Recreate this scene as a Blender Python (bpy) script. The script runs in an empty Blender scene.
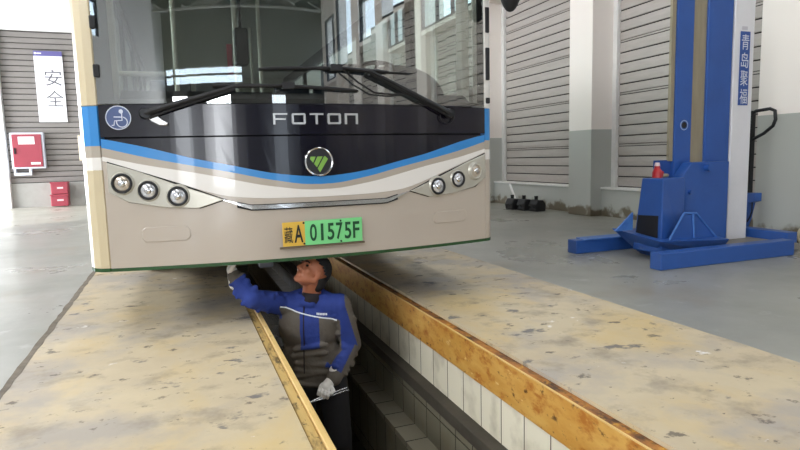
import bpy, bmesh, math, random
from mathutils import Vector, Matrix, Euler
random.seed(7)
S = bpy.context.scene
COL = S.collection
PI = math.pi

# ------------------------------------------------------------------ camera
cd = bpy.data.cameras.new('camera')
cam = bpy.data.objects.new('camera', cd)
COL.objects.link(cam)
cd.sensor_width = 36.0
cd.lens = 36.0 * 581.87 / 800.0
cd.clip_start = 0.05
yaw, pit, rol = 0.36091, 0.11524, -0.02518
cy, sy, cp, sp = math.cos(yaw), math.sin(yaw), math.cos(pit), math.sin(pit)
fw = Vector((sy * cp, cy * cp, -sp))
rt = Vector((cy, -sy, 0))
up = rt.cross(fw)
cr, sr = math.cos(rol), math.sin(rol)
rt2 = cr * rt + sr * up
up2 = -sr * rt + cr * up
m = Matrix.Identity(4)
for i in range(3):
    m[i][0] = rt2[i]; m[i][1] = up2[i]; m[i][2] = -fw[i]
m[2][3] = 1.0
cam.matrix_world = m
S.camera = cam

# ------------------------------------------------------------------ world, sun, doorway and fill lamps, exposure
S.view_settings.view_transform = 'Standard'
S.view_settings.look = 'None'
S.view_settings.gamma = 1.0
S.view_settings.use_curve_mapping = False
S.view_settings.exposure = 0.2
w = bpy.data.worlds.new('sky'); S.world = w
w.use_nodes = True
bg = w.node_tree.nodes['Background']
bg.inputs['Color'].default_value = (0.80, 0.90, 1.0, 1)
bg.inputs['Strength'].default_value = 3.6

def lamp(name, kind, loc, rot, energy, color=(1, 1, 1), size=None, size_y=None, angle=None):
    l = bpy.data.lights.new(name, kind)
    l.energy = energy; l.color = color
    if size:
        l.shape = 'RECTANGLE'; l.size = size; l.size_y = size_y or size
    if angle is not None: l.angle = angle
    o = bpy.data.objects.new(name, l)
    o.location = loc; o.rotation_euler = rot
    COL.objects.link(o)
    return o
# sun that comes in through the open door in the left wall
sd = Vector((0.85, 0.12, -0.50))
sun = lamp('sun', 'SUN', (-12, 13, 9), sd.to_track_quat('-Z', 'Y').to_euler(), 5.0, (1.0, 0.95, 0.88), angle=0.01)
# added overhead and left fill lamps, then daylight through left and end-wall doorways
lamp('roof_fill_a', 'AREA', (-3.6, 1.5, 7.55), (0, 0, 0), 430, (0.98, 0.98, 1.0), 1.6, 25)
lamp('roof_fill_b', 'AREA', (3.2, 1.5, 7.55), (0, 0, 0), 190, (1.0, 0.97, 0.93), 1.6, 25)
lamp('left_fill_light', 'AREA', (-7.7, 1.6, 5.6), (0, math.radians(-78), 0), 740, (1.0, 0.98, 0.95), 1.9, 16)  # added fill to brighten the right wall, lift and bus
lamp('doorway_light', 'AREA', (-7.9, 13.6, 1.9), (0, -PI / 2, 0), 680, (0.93, 0.96, 1.0), 3.4, 5)
lamp('end_door_light', 'AREA', (-3.4, -17.9, 2.0), (PI / 2, 0, 0), 330, (0.95, 0.97, 1.0), 1.6, 4.0)
lamp('end_door_light_b', 'AREA', (-6.5, -17.9, 2.0), (PI / 2, 0, 0), 130, (0.95, 0.97, 1.0), 1.3, 4.0)

# ------------------------------------------------------------------ materials
def lin(h):
    h = h.lstrip('#')
    r = []
    for i in (0, 2, 4):
        c = int(h[i:i + 2], 16) / 255
        r.append(c / 12.92 if c <= 0.04045 else ((c + 0.055) / 1.055) ** 2.4)
    return (*r, 1)

def mat(name, col, rough=0.5, metal=0.0, spec=0.5, coat=0.0, var=0.0, scale=6.0, col2=None, bump=0.0, stretch=(1, 1, 1), lo=0.35, hi=0.7, bscale=None):
    M = bpy.data.materials.new(name); M.use_nodes = True
    nt = M.node_tree; b = nt.nodes['Principled BSDF']
    c = lin(col) if isinstance(col, str) else (*col, 1)
    b.inputs['Base Color'].default_value = c
    b.inputs['Roughness'].default_value = rough
    b.inputs['Metallic'].default_value = metal
    b.inputs['Specular IOR Level'].default_value = spec
    b.inputs['Coat Weight'].default_value = coat
    b.inputs['Coat Roughness'].default_value = 0.04
    if var or col2 or bump:
        tc = nt.nodes.new('ShaderNodeTexCoord')
        mp = nt.nodes.new('ShaderNodeMapping'); mp.inputs['Scale'].default_value = stretch
        nt.links.new(tc.outputs['Object'], mp.inputs['Vector'])
        n = nt.nodes.new('ShaderNodeTexNoise'); n.inputs['Scale'].default_value = scale
        n.inputs['Detail'].default_value = 6; n.inputs['Roughness'].default_value = 0.65
        nt.links.new(mp.outputs['Vector'], n.inputs['Vector'])
        if var or col2:
            r = nt.nodes.new('ShaderNodeValToRGB')
            r.color_ramp.elements[0].position = lo; r.color_ramp.elements[1].position = hi
            r.color_ramp.elements[0].color = c
            if col2: c2 = lin(col2)
            else: c2 = tuple(min(1, x * (1 - var)) for x in c[:3]) + (1,)
            r.color_ramp.elements[1].color = c2
            nt.links.new(n.outputs['Fac'], r.inputs['Fac'])
            nt.links.new(r.outputs['Color'], b.inputs['Base Color'])
        if bump:
            bp = nt.nodes.new('ShaderNodeBump'); bp.inputs['Strength'].default_value = bump
            bp.inputs['Distance'].default_value = 0.02
            nt.links.new(n.outputs['Fac'], bp.inputs['Height'])
            nt.links.new(bp.outputs['Normal'], b.inputs['Normal'])
    return M

def layered(name, base, layers, rough=0.6, bump=0.15, rough_var=None):
    """base colour with stain layers: (colour, scale, stretch, low, high, strength)"""
    M = bpy.data.materials.new(name); M.use_nodes = True
    nt = M.node_tree; b = nt.nodes['Principled BSDF']
    b.inputs['Roughness'].default_value = rough
    tc = nt.nodes.new('ShaderNodeTexCoord')
    prev = None
    for k, (col, sc, st, lo, hi, fac) in enumerate(layers):
        mp = nt.nodes.new('ShaderNodeMapping'); mp.inputs['Scale'].default_value = st
        mp.inputs['Location'].default_value = (k * 3.7, k * 1.9, k * 2.3)
        nt.links.new(tc.outputs['Object'], mp.inputs['Vector'])
        n = nt.nodes.new('ShaderNodeTexNoise'); n.inputs['Scale'].default_value = sc
        n.inputs['Detail'].default_value = 8; n.inputs['Roughness'].default_value = 0.62
        nt.links.new(mp.outputs['Vector'], n.inputs['Vector'])
        mr = nt.nodes.new('ShaderNodeMapRange'); mr.inputs['From Min'].default_value = lo; mr.inputs['From Max'].default_value = hi
        mr.inputs['To Max'].default_value = fac
        nt.links.new(n.outputs['Fac'], mr.inputs['Value'])
        mx = nt.nodes.new('ShaderNodeMix'); mx.data_type = 'RGBA'
        nt.links.new(mr.outputs['Result'], mx.inputs[0])
        if prev is None: mx.inputs[6].default_value = lin(base)
        else: nt.links.new(prev, mx.inputs[6])
        mx.inputs[7].default_value = lin(col)
        prev = mx.outputs[2]
        if k == 0 and bump:
            bp = nt.nodes.new('ShaderNodeBump'); bp.inputs['Strength'].default_value = bump
            bp.inputs['Distance'].default_value = 0.01
            nt.links.new(n.outputs['Fac'], bp.inputs['Height'])
            nt.links.new(bp.outputs['Normal'], b.inputs['Normal'])
        if k == 0 and rough_var:
            m2 = nt.nodes.new('ShaderNodeMapRange')
            m2.inputs['From Min'].default_value = 0.3; m2.inputs['From Max'].default_value = 0.7
            m2.inputs['To Min'].default_value = rough_var[0]; m2.inputs['To Max'].default_value = rough_var[1]
            nt.links.new(n.outputs['Fac'], m2.inputs['Value'])
            nt.links.new(m2.outputs['Result'], b.inputs['Roughness'])
    nt.links.new(prev, b.inputs['Base Color'])
    return M

def glass(name, tint, refl, rough=0.0):
    M = bpy.data.materials.new(name); M.use_nodes = True
    nt = M.node_tree
    for n in list(nt.nodes):
        if n.type == 'BSDF_PRINCIPLED': nt.nodes.remove(n)
    out = [n for n in nt.nodes if n.type == 'OUTPUT_MATERIAL'][0]
    t = nt.nodes.new('ShaderNodeBsdfTransparent'); t.inputs['Color'].default_value = (*tint, 1)
    g = nt.nodes.new('ShaderNodeBsdfGlossy'); g.inputs['Roughness'].default_value = rough
    lw = nt.nodes.new('ShaderNodeLayerWeight'); lw.inputs['Blend'].default_value = 0.5
    pw = nt.nodes.new('ShaderNodeMath'); pw.operation = 'POWER'; pw.inputs[1].default_value = 5.0
    nt.links.new(lw.outputs['Facing'], pw.inputs[0])
    ad = nt.nodes.new('ShaderNodeMath'); ad.operation = 'MULTIPLY_ADD'; ad.use_clamp = True
    ad.inputs[1].default_value = 1.0 - refl; ad.inputs[2].default_value = refl
    nt.links.new(pw.outputs['Value'], ad.inputs[0])
    mx = nt.nodes.new('ShaderNodeMixShader')
    nt.links.new(ad.outputs['Value'], mx.inputs['Fac'])
    nt.links.new(t.outputs['BSDF'], mx.inputs[1]); nt.links.new(g.outputs['BSDF'], mx.inputs[2])
    nt.links.new(mx.outputs['Shader'], out.inputs['Surface'])
    return M

def wall_two_tone(name, low, high, zsplit):
    """painted wall: dado of one paint below zsplit, another above, scuffs and crumbling near the ground"""
    M = bpy.data.materials.new(name); M.use_nodes = True
    nt = M.node_tree; b = nt.nodes['Principled BSDF']; b.inputs['Roughness'].default_value = 0.55
    tc = nt.nodes.new('ShaderNodeTexCoord'); sx = nt.nodes.new('ShaderNodeSeparateXYZ')
    nt.links.new(tc.outputs['Object'], sx.inputs['Vector'])
    gt = nt.nodes.new('ShaderNodeMath'); gt.operation = 'GREATER_THAN'; gt.inputs[1].default_value = zsplit
    nt.links.new(sx.outputs['Z'], gt.inputs[0])
    mx = nt.nodes.new('ShaderNodeMix'); mx.data_type = 'RGBA'
    nt.links.new(gt.outputs['Value'], mx.inputs[0])
    mx.inputs[6].default_value = lin(low); mx.inputs[7].default_value = lin(high)
    n = nt.nodes.new('ShaderNodeTexNoise'); n.inputs['Scale'].default_value = 5; n.inputs['Detail'].default_value = 8
    nt.links.new(tc.outputs['Object'], n.inputs['Vector'])
    # crumbling plaster band by the floor
    mr = nt.nodes.new('ShaderNodeMapRange'); mr.inputs['From Min'].default_value = 0.42; mr.inputs['From Max'].default_value = 0.0
    nt.links.new(sx.outputs['Z'], mr.inputs['Value'])
    mu = nt.nodes.new('ShaderNodeMath'); mu.operation = 'MULTIPLY'
    nt.links.new(mr.outputs['Result'], mu.inputs[0]); nt.links.new(n.outputs['Fac'], mu.inputs[1])
    m2 = nt.nodes.new('ShaderNodeMapRange'); m2.inputs['From Min'].default_value = 0.30; m2.inputs['From Max'].default_value = 0.40
    nt.links.new(mu.outputs['Value'], m2.inputs['Value'])
    m3 = nt.nodes.new('ShaderNodeMix'); m3.data_type = 'RGBA'
    nt.links.new(m2.outputs['Result'], m3.inputs[0]); nt.links.new(mx.outputs[2], m3.inputs[6])
    m3.inputs[7].default_value = lin('#6f6654')
    nt.links.new(m3.outputs[2], b.inputs['Base Color'])
    return M

MAT = {}
MAT['floor'] = layered('painted_concrete', '#9b9a91', [('#82827a', 0.7, (1, 1, 1), 0.35, 0.7, 0.7), ('#767570', 2.5, (1, 0.5, 1), 0.55, 0.75, 0.6), ('#c6c7c6', 5, (1, 1, 1), 0.6, 0.7, 0.3), ('#8a7c66', 1.1, (1, 1, 1), 0.58, 0.7, 0.5)], 0.35, 0.05, (0.22, 0.45))
MAT['strip'] = layered('worn_concrete_screed', '#c6b697', [
    ('#b4a48a', 1.2, (1, 1, 1), 0.4, 0.65, 0.8), ('#c9ae76', 1.7, (1.1, 0.7, 1), 0.48, 0.68, 0.75), ('#a29a92', 1.4, (1, 1, 1), 0.50, 0.64, 0.8),
    ('#857866', 3.6, (1.1, 1.2, 1), 0.53, 0.68, 0.6), ('#5a5146', 6.5, (1.2, 1.5, 1), 0.62, 0.665, 0.8), ('#454039', 17, (1, 1.3, 1), 0.66, 0.70, 0.75), ('#55555c', 3.2, (1.1, 1.5, 1), 0.625, 0.67, 0.8), ('#e6e2de', 3.0, (1.2, 1.5, 1), 0.67, 0.70, 0.9)], 0.6, 0.12, (0.45, 0.7))
MAT['edge_timber'] = layered('worn_pale_timber', '#b99a5c', [('#caa96c', 3, (8, 1, 1), 0.4, 0.7, 0.8), ('#4a3a22', 7, (3, 0.7, 1), 0.54, 0.66, 0.9), ('#2c2216', 16, (2, 1, 1), 0.6, 0.66, 0.9)], 0.6, 0.2)
MAT['edge_clean'] = layered('pale_timber_arris', '#d8b878', [('#c9a25c', 4, (6, 1, 1), 0.4, 0.7, 0.8), ('#6b5228', 9, (2, 1, 1), 0.62, 0.7, 0.8)], 0.55, 0.1)
MAT['rail_rust'] = layered('rusty_steel', '#7a4a20', [('#b5762a', 6, (2, 1, 1), 0.42, 0.6, 0.9), ('#3a2415', 9, (2, 1.2, 1), 0.5, 0.62, 0.9), ('#c9962f', 14, (1, 1, 1), 0.58, 0.66, 0.8)], 0.6, 0.3)
MAT['rail_yellow'] = layered('worn_yellow_paint', '#c08c3e', [('#cfa255', 3, (1, 1.2, 4), 0.4, 0.65, 0.9), ('#a4621c', 6, (1, 1.5, 3), 0.5, 0.64, 0.9), ('#4a2c14', 11, (1, 1.6, 2.4), 0.6, 0.68, 0.9), ('#e2c486', 9, (1, 1, 3), 0.64, 0.7, 0.7)], 0.5, 0.15)

def tile_mat(name, col, mortar, bw, bh, rot, offx=0.0):
    M = bpy.data.materials.new(name); M.use_nodes = True
    nt = M.node_tree; b = nt.nodes['Principled BSDF']; b.inputs['Roughness'].default_value = 0.25
    tc = nt.nodes.new('ShaderNodeTexCoord'); sx = nt.nodes.new('ShaderNodeSeparateXYZ'); cb = nt.nodes.new('ShaderNodeCombineXYZ')
    nt.links.new(tc.outputs['Object'], sx.inputs['Vector'])
    a = {'yz': ('Y', 'Z'), 'yx': ('Y', 'X'), 'xz': ('X', 'Z')}[rot]
    nt.links.new(sx.outputs[a[0]], cb.inputs['X']); nt.links.new(sx.outputs[a[1]], cb.inputs['Y'])
    mp = nt.nodes.new('ShaderNodeMapping'); mp.inputs['Location'].default_value = (offx, 0.0, 0)
    nt.links.new(cb.outputs['Vector'], mp.inputs['Vector'])
    br = nt.nodes.new('ShaderNodeTexBrick'); br.offset = 0; br.squash = 1
    br.inputs['Scale'].default_value = 1; br.inputs['Brick Width'].default_value = bw; br.inputs['Row Height'].default_value = bh
    br.inputs['Mortar Size'].default_value = 0.004; br.inputs['Mortar Smooth'].default_value = 0.1
    c = lin(col); br.inputs['Color1'].default_value = c
    br.inputs['Color2'].default_value = tuple(x * 0.9 for x in c[:3]) + (1,)
    br.inputs['Mortar'].default_value = lin(mortar)
    nt.links.new(mp.outputs['Vector'], br.inputs['Vector'])
    n = nt.nodes.new('ShaderNodeTexNoise'); n.inputs['Scale'].default_value = 6; n.inputs['Detail'].default_value = 6
    nt.links.new(tc.outputs['Object'], n.inputs['Vector'])
    mr = nt.nodes.new('ShaderNodeMapRange'); mr.inputs['From Min'].default_value = 0.5; mr.inputs['From Max'].default_value = 0.75; mr.inputs['To Max'].default_value = 0.45
    nt.links.new(n.outputs['Fac'], mr.inputs['Value'])
    mx = nt.nodes.new('ShaderNodeMix'); mx.data_type = 'RGBA'
    nt.links.new(mr.outputs['Result'], mx.inputs[0]); nt.links.new(br.outputs['Color'], mx.inputs[6])
    mx.inputs[7].default_value = lin('#8a7d62')
    nt.links.new(mx.outputs[2], b.inputs['Base Color'])
    return M
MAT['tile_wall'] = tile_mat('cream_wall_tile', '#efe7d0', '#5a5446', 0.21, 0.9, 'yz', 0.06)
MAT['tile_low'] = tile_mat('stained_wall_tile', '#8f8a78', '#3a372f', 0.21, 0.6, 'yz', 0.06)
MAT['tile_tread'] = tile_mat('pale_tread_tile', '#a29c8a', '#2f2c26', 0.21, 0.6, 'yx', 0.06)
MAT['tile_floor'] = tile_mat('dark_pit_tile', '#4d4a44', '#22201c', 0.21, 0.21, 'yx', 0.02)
MAT['pit_dark'] = mat('dirty_concrete', '#4a443a', 0.7, var=0.4)
MAT['wall'] = wall_two_tone('two_tone_wall_paint', '#b3b4ad', '#f3eae2', 1.36)
MAT['wall_white'] = mat('white_wall_paint', '#efedec', 0.6, var=0.05)
MAT['wall_grey'] = mat('pale_grey_wall_paint', '#a09e98', 0.6, var=0.1)
MAT['wall_dark'] = mat('dull_grey_wall_paint', '#66645f', 0.7, var=0.15)
MAT['sill'] = mat('white_sill_paint', '#e8e6e2', 0.5, var=0.08)
MAT['shutter'] = mat('warm_grey_shutter', '#b3aba4', 0.45, spec=0.5, var=0.12, scale=3, stretch=(1, 1, 6))
MAT['shutter_gap'] = mat('shutter_joint_gap', '#1c1a1a', 0.9)  # dark backing that shows as joint lines between slats
MAT['shutter_far'] = mat('grey_shutter', '#7f7974', 0.5, var=0.1, scale=3)
MAT['roof'] = mat('roof_sheet', '#8f8c85', 0.7, var=0.15)
MAT['truss'] = mat('truss_steel', '#a9a8a2', 0.5)
MAT['frame_dark'] = mat('dark_window_frame', '#2c3038', 0.4)
MAT['pane'] = glass('window_pane', (0.93, 0.97, 1.0), 0.04)
M = bpy.data.materials.new('frosted_pane'); M.use_nodes = True
_t = M.node_tree.nodes.new('ShaderNodeBsdfTranslucent'); _t.inputs['Color'].default_value = (0.75, 0.82, 0.88, 1)
M.node_tree.links.new(_t.outputs['BSDF'], [n for n in M.node_tree.nodes if n.type == 'OUTPUT_MATERIAL'][0].inputs['Surface'])
MAT['frosted'] = M
# bus
MAT['beige'] = mat('bus_beige_paint', '#b9ada0', 0.28, coat=0.4, var=0.03, scale=2)
MAT['cream'] = mat('bus_cream_paint', '#cdbd9c', 0.3, coat=0.4, var=0.04, scale=2)
MAT['bus_white'] = mat('bus_white_stripe', '#e7e2dc', 0.3, coat=0.4)
MAT['bus_taupe'] = mat('bus_taupe_stripe', '#b0a597', 0.3, coat=0.4)
MAT['bus_blue'] = mat('bus_blue_stripe', '#2f86cc', 0.3, coat=0.4)
MAT['bus_black'] = mat('bus_gloss_black', '#12111d', 0.12, coat=0.0, spec=0.5)
MAT['bus_green'] = mat('bus_green_underpaint', '#214d22', 0.5, var=0.25)
MAT['rubber'] = mat('black_rubber', '#17171a', 0.55)
MAT['seam'] = mat('panel_gap', '#0c0c0e', 0.8)
MAT['black_metal'] = mat('black_metal', '#1c1d20', 0.35, metal=0.3)
MAT['chrome'] = mat('chrome', '#dcdcde', 0.12, metal=1.0)
MAT['letter_metal'] = mat('satin_letter_metal', '#cfcfcf', 0.3, metal=0.8)
MAT['lamp_house'] = mat('lamp_housing', '#c2beb2', 0.25, metal=0.3, var=0.1)
MAT['lens'] = mat('lamp_lens', '#dfe0e4', 0.08, metal=0.6, coat=1.0)
MAT['lens_warm'] = mat('lamp_lens_warm', '#c9bdae', 0.1, metal=0.5, coat=1.0)
MAT['windscreen'] = glass('windscreen_glass', (0.86, 0.88, 0.86), 0.24)
MAT['side_glass'] = glass('side_window_glass', (0.90, 0.96, 0.93), 0.04)
MAT['interior'] = mat('bus_interior_grey', '#b5b3ac', 0.7)
MAT['dash'] = mat('dashboard_plastic', '#2b2a30', 0.55)
MAT['seat'] = mat('seat_fabric', '#2e3440', 0.8)
MAT['pole'] = mat('pale_handrail', '#dcd8cc', 0.35)
MAT['logo_black'] = mat('badge_black', '#26272c', 0.3)
MAT['logo_green'] = mat('badge_green', '#7fae4c', 0.35)
MAT['plate_yellow'] = mat('plate_yellow', '#e0b545', 0.4)
MAT['plate_green'] = mat('plate_green', '#7fd98d', 0.4)
MAT['ink'] = mat('plate_ink', '#151a16', 0.5)
MAT['ink_green'] = mat('plate_dark_green_ink', '#0c4a28', 0.5)
MAT['sticker_blue'] = mat('sticker_blue', '#4a5a86', 0.4)
MAT['sticker_white'] = mat('sticker_white', '#d6dae6', 0.4)
MAT['white_paper'] = mat('white_paper', '#f0eef0', 0.6)
MAT['red_paint'] = mat('red_paint', '#963644', 0.4, var=0.08)
MAT['red_plastic'] = mat('red_plastic', '#b1202a', 0.3, coat=0.3)
MAT['purple'] = mat('purple_print', '#5a548c', 0.5)
MAT['grey_print'] = mat('grey_print', '#5a585e', 0.6)
MAT['pale_print'] = mat('pale_grey_print', '#c9c6cc', 0.6)
MAT['lift_blue'] = mat('lift_blue_paint', '#2b58a4', 0.4, coat=0.15, var=0.14, scale=3)
MAT['lift_light'] = mat('lift_scuffed_blue_paint', '#4f7fc4', 0.45, var=0.3, scale=14, col2='#3565b0')
MAT['mast_steel'] = mat('bare_mast_steel', '#a59a82', 0.45, metal=0.3, var=0.2, scale=4, stretch=(4, 4, 0.6))
MAT['lift_white'] = mat('lift_white_cover', '#e6e5e8', 0.35, var=0.05)
MAT['label_blue'] = mat('label_blue', '#2f549c', 0.4)
MAT['plate_steel'] = mat('dusty_deck_plate', '#88837b', 0.6, var=0.2)
MAT['clear_plastic'] = mat('pale_plastic', '#d9c2c2', 0.3)
# man
MAT['skin'] = mat('skin', '#a9694c', 0.5, var=0.1, scale=12)
MAT['hair'] = mat('black_knit_cap', '#15151a', 0.85, bump=0.4, scale=60)
MAT['jacket_blue'] = mat('blue_work_cloth', '#243a86', 0.8, bump=0.5, scale=14, var=0.15)
MAT['jacket_grey'] = mat('grey_brown_work_cloth', '#615a51', 0.85, bump=0.5, scale=14, var=0.15)
MAT['piping'] = mat('reflective_piping', '#e8ecf0', 0.4)
MAT['undershirt'] = mat('dark_shirt', '#1a1218', 0.8)
MAT['trouser'] = mat('dark_trousers', '#25262b', 0.85)
MAT['glove'] = mat('white_cotton_glove', '#dedbd6', 0.8, bump=0.3, scale=30)
MAT['boot'] = mat('black_boot', '#141416', 0.5)
MAT['steel'] = mat('tool_steel', '#cfd2d6', 0.2, metal=0.9)
MAT['eye'] = mat('eye', '#1c1410', 0.2)
MAT['hair_real'] = mat('black_hair', '#120f0e', 0.7)

# ------------------------------------------------------------------ helpers
class MB:
    def __init__(s): s.bm = bmesh.new()
    def box(s, x0, x1, y0, y1, z0, z1, M=None):
        r = bmesh.ops.create_cube(s.bm, size=1)
        T = Matrix.Translation(((x0 + x1) / 2, (y0 + y1) / 2, (z0 + z1) / 2)) @ Matrix.Diagonal((abs(x1 - x0), abs(y1 - y0), abs(z1 - z0), 1))
        if M: T = M @ T
        bmesh.ops.transform(s.bm, matrix=T, verts=r['verts'])
        return s
    def cyl(s, a, b, r0, r1=None, n=16, caps=True):
        a, b = Vector(a), Vector(b); d = b - a
        r1 = r0 if r1 is None else r1
        q = d.to_track_quat('Z', 'Y').to_matrix().to_4x4()
        r = bmesh.ops.create_cone(s.bm, cap_ends=caps, segments=n, radius1=r0, radius2=r1, depth=d.length)
        bmesh.ops.transform(s.bm, matrix=Matrix.Translation((a + b) / 2) @ q, verts=r['verts'])
        return s
    def sph(s, c, r, sc=(1, 1, 1), R=None, u=16, v=10):
        k = bmesh.ops.create_uvsphere(s.bm, u_segments=u, v_segments=v, radius=r)
        T = Matrix.Translation(c) @ (R.to_4x4() if R else Matrix.Identity(4)) @ Matrix.Diagonal((*sc, 1))
        bmesh.ops.transform(s.bm, matrix=T, verts=k['verts'])
        return s
    def tube(s, pts, r, n=8, closed=False):
        pts = [Vector(p) for p in pts]
        L = len(pts); rings = []
        nrm = None
        for i, p in enumerate(pts):
            if closed: t = (pts[(i + 1) % L] - pts[i - 1]).normalized()
            else: t = (pts[min(i + 1, L - 1)] - pts[max(i - 1, 0)]).normalized()
            if nrm is None:
                nrm = t.orthogonal().normalized()
            else:
                nrm = (nrm - t * nrm.dot(t))
                nrm = nrm.normalized() if nrm.length > 1e-6 else t.orthogonal().normalized()
            bn = t.cross(nrm)
            rr = r[i] if isinstance(r, (list, tuple)) else r
            rings.append([s.bm.verts.new(p + rr * (math.cos(2 * PI * k / n) * nrm + math.sin(2 * PI * k / n) * bn)) for k in range(n)])
        rng = range(L) if closed else range(L - 1)
        for i in rng:
            A, B = rings[i], rings[(i + 1) % L]
            for k in range(n):
                s.bm.faces.new((A[k], A[(k + 1) % n], B[(k + 1) % n], B[k]))
        if not closed:
            s.bm.faces.new(rings[0][::-1]); s.bm.faces.new(rings[-1])
        return s
    def prism(s, poly, axis, a, b):
        """poly of 2-D points extruded along an axis ('x': (y,z), 'y': (x,z), 'z': (x,y)) from a to b"""
        def P(p, t):
            return {'x': (t, p[0], p[1]), 'y': (p[0], t, p[1]), 'z': (p[0], p[1], t)}[axis]
        A = [s.bm.verts.new(P(p, a)) for p in poly]; B = [s.bm.verts.new(P(p, b)) for p in poly]
        n = len(poly)
        s.bm.faces.new(A); s.bm.faces.new(B[::-1])
        for i in range(n): s.bm.faces.new((A[i], B[i], B[(i + 1) % n], A[(i + 1) % n]))
        return s
    def mesh(s, m, T):
        """adds an existing mesh datablock, moved by T"""
        n0 = len(s.bm.verts)
        s.bm.from_mesh(m); s.bm.verts.ensure_lookup_table()
        bmesh.ops.transform(s.bm, matrix=T, verts=s.bm.verts[n0:])
        return s
    def build(s, name, mt, parent=None, smooth=False, bevel=0.0, seg=2):
        bmesh.ops.recalc_face_normals(s.bm, faces=s.bm.faces)
        me = bpy.data.meshes.new(name)
        s.bm.to_mesh(me); s.bm.free()
        o = bpy.data.objects.new(name, me); COL.objects.link(o)
        for x in (mt if isinstance(mt, (list, tuple)) else [mt]): me.materials.append(x)
        if smooth:
            for p in me.polygons: p.use_smooth = True
            try: me.set_sharp_from_angle(angle=math.radians(40))
            except Exception: pass
        if bevel:
            b = o.modifiers.new('bevel', 'BEVEL'); b.width = bevel; b.segments = seg; b.limit_method = 'ANGLE'
        if parent: setp(o, parent)
        return o

def setp(o, parent):
    o.parent = parent
    if parent.type == 'EMPTY':
        o.matrix_parent_inverse = (Matrix.Translation(parent.location) @ parent.rotation_euler.to_matrix().to_4x4()).inverted()
    return o

def tag(o, label, cat, group=None):
    o['label'] = label; o['category'] = cat
    if group: o['group'] = group
    return o
def thing(name, loc, label, cat, group=None):
    o = bpy.data.objects.new(name, None); COL.objects.link(o)
    o.empty_display_size = 0.1; o.location = loc
    return tag(o, label, cat, group)
def struct(o):
    o['kind'] = 'structure'; return o
def dup(root, loc, label=None, rotz=None):
    r = root.copy(); COL.objects.link(r); r.location = loc
    if label: r['label'] = label
    for ch in list(root.children):
        c = ch.copy(); COL.objects.link(c); c.parent = r
        for g in list(ch.children):
            d = g.copy(); COL.objects.link(d); d.parent = c
    return r

_tx = {}
def text_mesh(t, bold=0.0):
    """a flat text mesh and its bounds"""
    if (t, bold) in _tx: return _tx[(t, bold)]
    c = bpy.data.curves.new('letters', 'FONT'); c.body = t; c.size = 1; c.extrude = 0.02; c.offset = bold
    o = bpy.data.objects.new('letters', c); COL.objects.link(o)
    dg = bpy.context.evaluated_depsgraph_get()
    me = bpy.data.meshes.new_from_object(o.evaluated_get(dg))
    bpy.data.objects.remove(o); bpy.data.curves.remove(c)
    xs = [v.co.x for v in me.vertices]; ys = [v.co.y for v in me.vertices]
    _tx[(t, bold)] = (me, min(xs), max(xs), min(ys), max(ys))
    return _tx[(t, bold)]
def put_text(mb, t, origin, ex, ey, wdt, hgt, bold=0.0):
    """fits text t into a wdt x hgt box at origin; ex, ey the unit directions along and up"""
    me, x0, x1, y0, y1 = text_mesh(t, bold)
    ex, ey = Vector(ex).normalized(), Vector(ey).normalized(); ez = ex.cross(ey)
    sx, sy_ = wdt / (x1 - x0), hgt / (y1 - y0)
    T = Matrix(((ex.x * sx, ey.x * sy_, ez.x * 0.05, 0), (ex.y * sx, ey.y * sy_, ez.y * 0.05, 0), (ex.z * sx, ey.z * sy_, ez.z * 0.05, 0), (0, 0, 0, 1)))
    T = Matrix.Translation(origin) @ T @ Matrix.Translation((-x0, -y0, 0))
    return mb.mesh(me, T)

# ------------------------------------------------------------------ the hall: floor and pit
XL, XR, YN, YF_ = -8.0, 6.48, -18.0, 16.75     # inner faces of the hall
def slab(name, x0, x1, y0, y1, z0, z1, mt): return struct(MB().box(x0, x1, y0, y1, z0, z1).build(name, mt))
PE = 12.5      # the pit's far end
PN = -3.0      # its near end
slab('floor', XL, -0.79, YN, YF_, -0.3, 0.0, MAT['floor'])
slab('floor', 2.64, XR + 0.1, YN, YF_, -0.3, 0.0, MAT['floor'])
slab('floor', -0.79, 2.64, PE, YF_, -0.3, 0.0, MAT['floor'])
slab('floor', -0.79, 2.64, YN, PN, -0.3, 0.0, MAT['floor'])
def ragged(name, x0, x1, side, mt, z1):
    """concrete strip with one broken outer edge"""
    bm = MB(); n = 120; random.seed(3 if side < 0 else 5)
    A, B = [], []
    for i in range(n + 1):
        y = PN + (PE - PN) * i / n
        j = random.uniform(0, 0.012) + 0.01 * math.sin(y * 3.1) * 0.5
        A.append((x0 + (-j if side < 0 else 0), y)); B.append((x1 + (j if side > 0 else 0), y))
    bm.prism(A + B[::-1], 'z', -0.3, z1)
    return struct(bm.build(name, mt))
ragged('floor_strip', -0.775, 0.372, -1, MAT['strip'], 0.012)
ragged('floor_strip', 1.492, 2.625, 1, MAT['strip'], 0.012)
# pit edge of pale timber on the left
struct(MB().box(0.376, 0.418, PN, PE, -0.2, 0.006).build('trim_1', MAT['edge_timber'], bevel=0.004))
struct(MB().box(0.420, 0.447, PN, PE, -0.2, 0.016).build('trim_2', MAT['edge_clean'], bevel=0.004))
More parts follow.
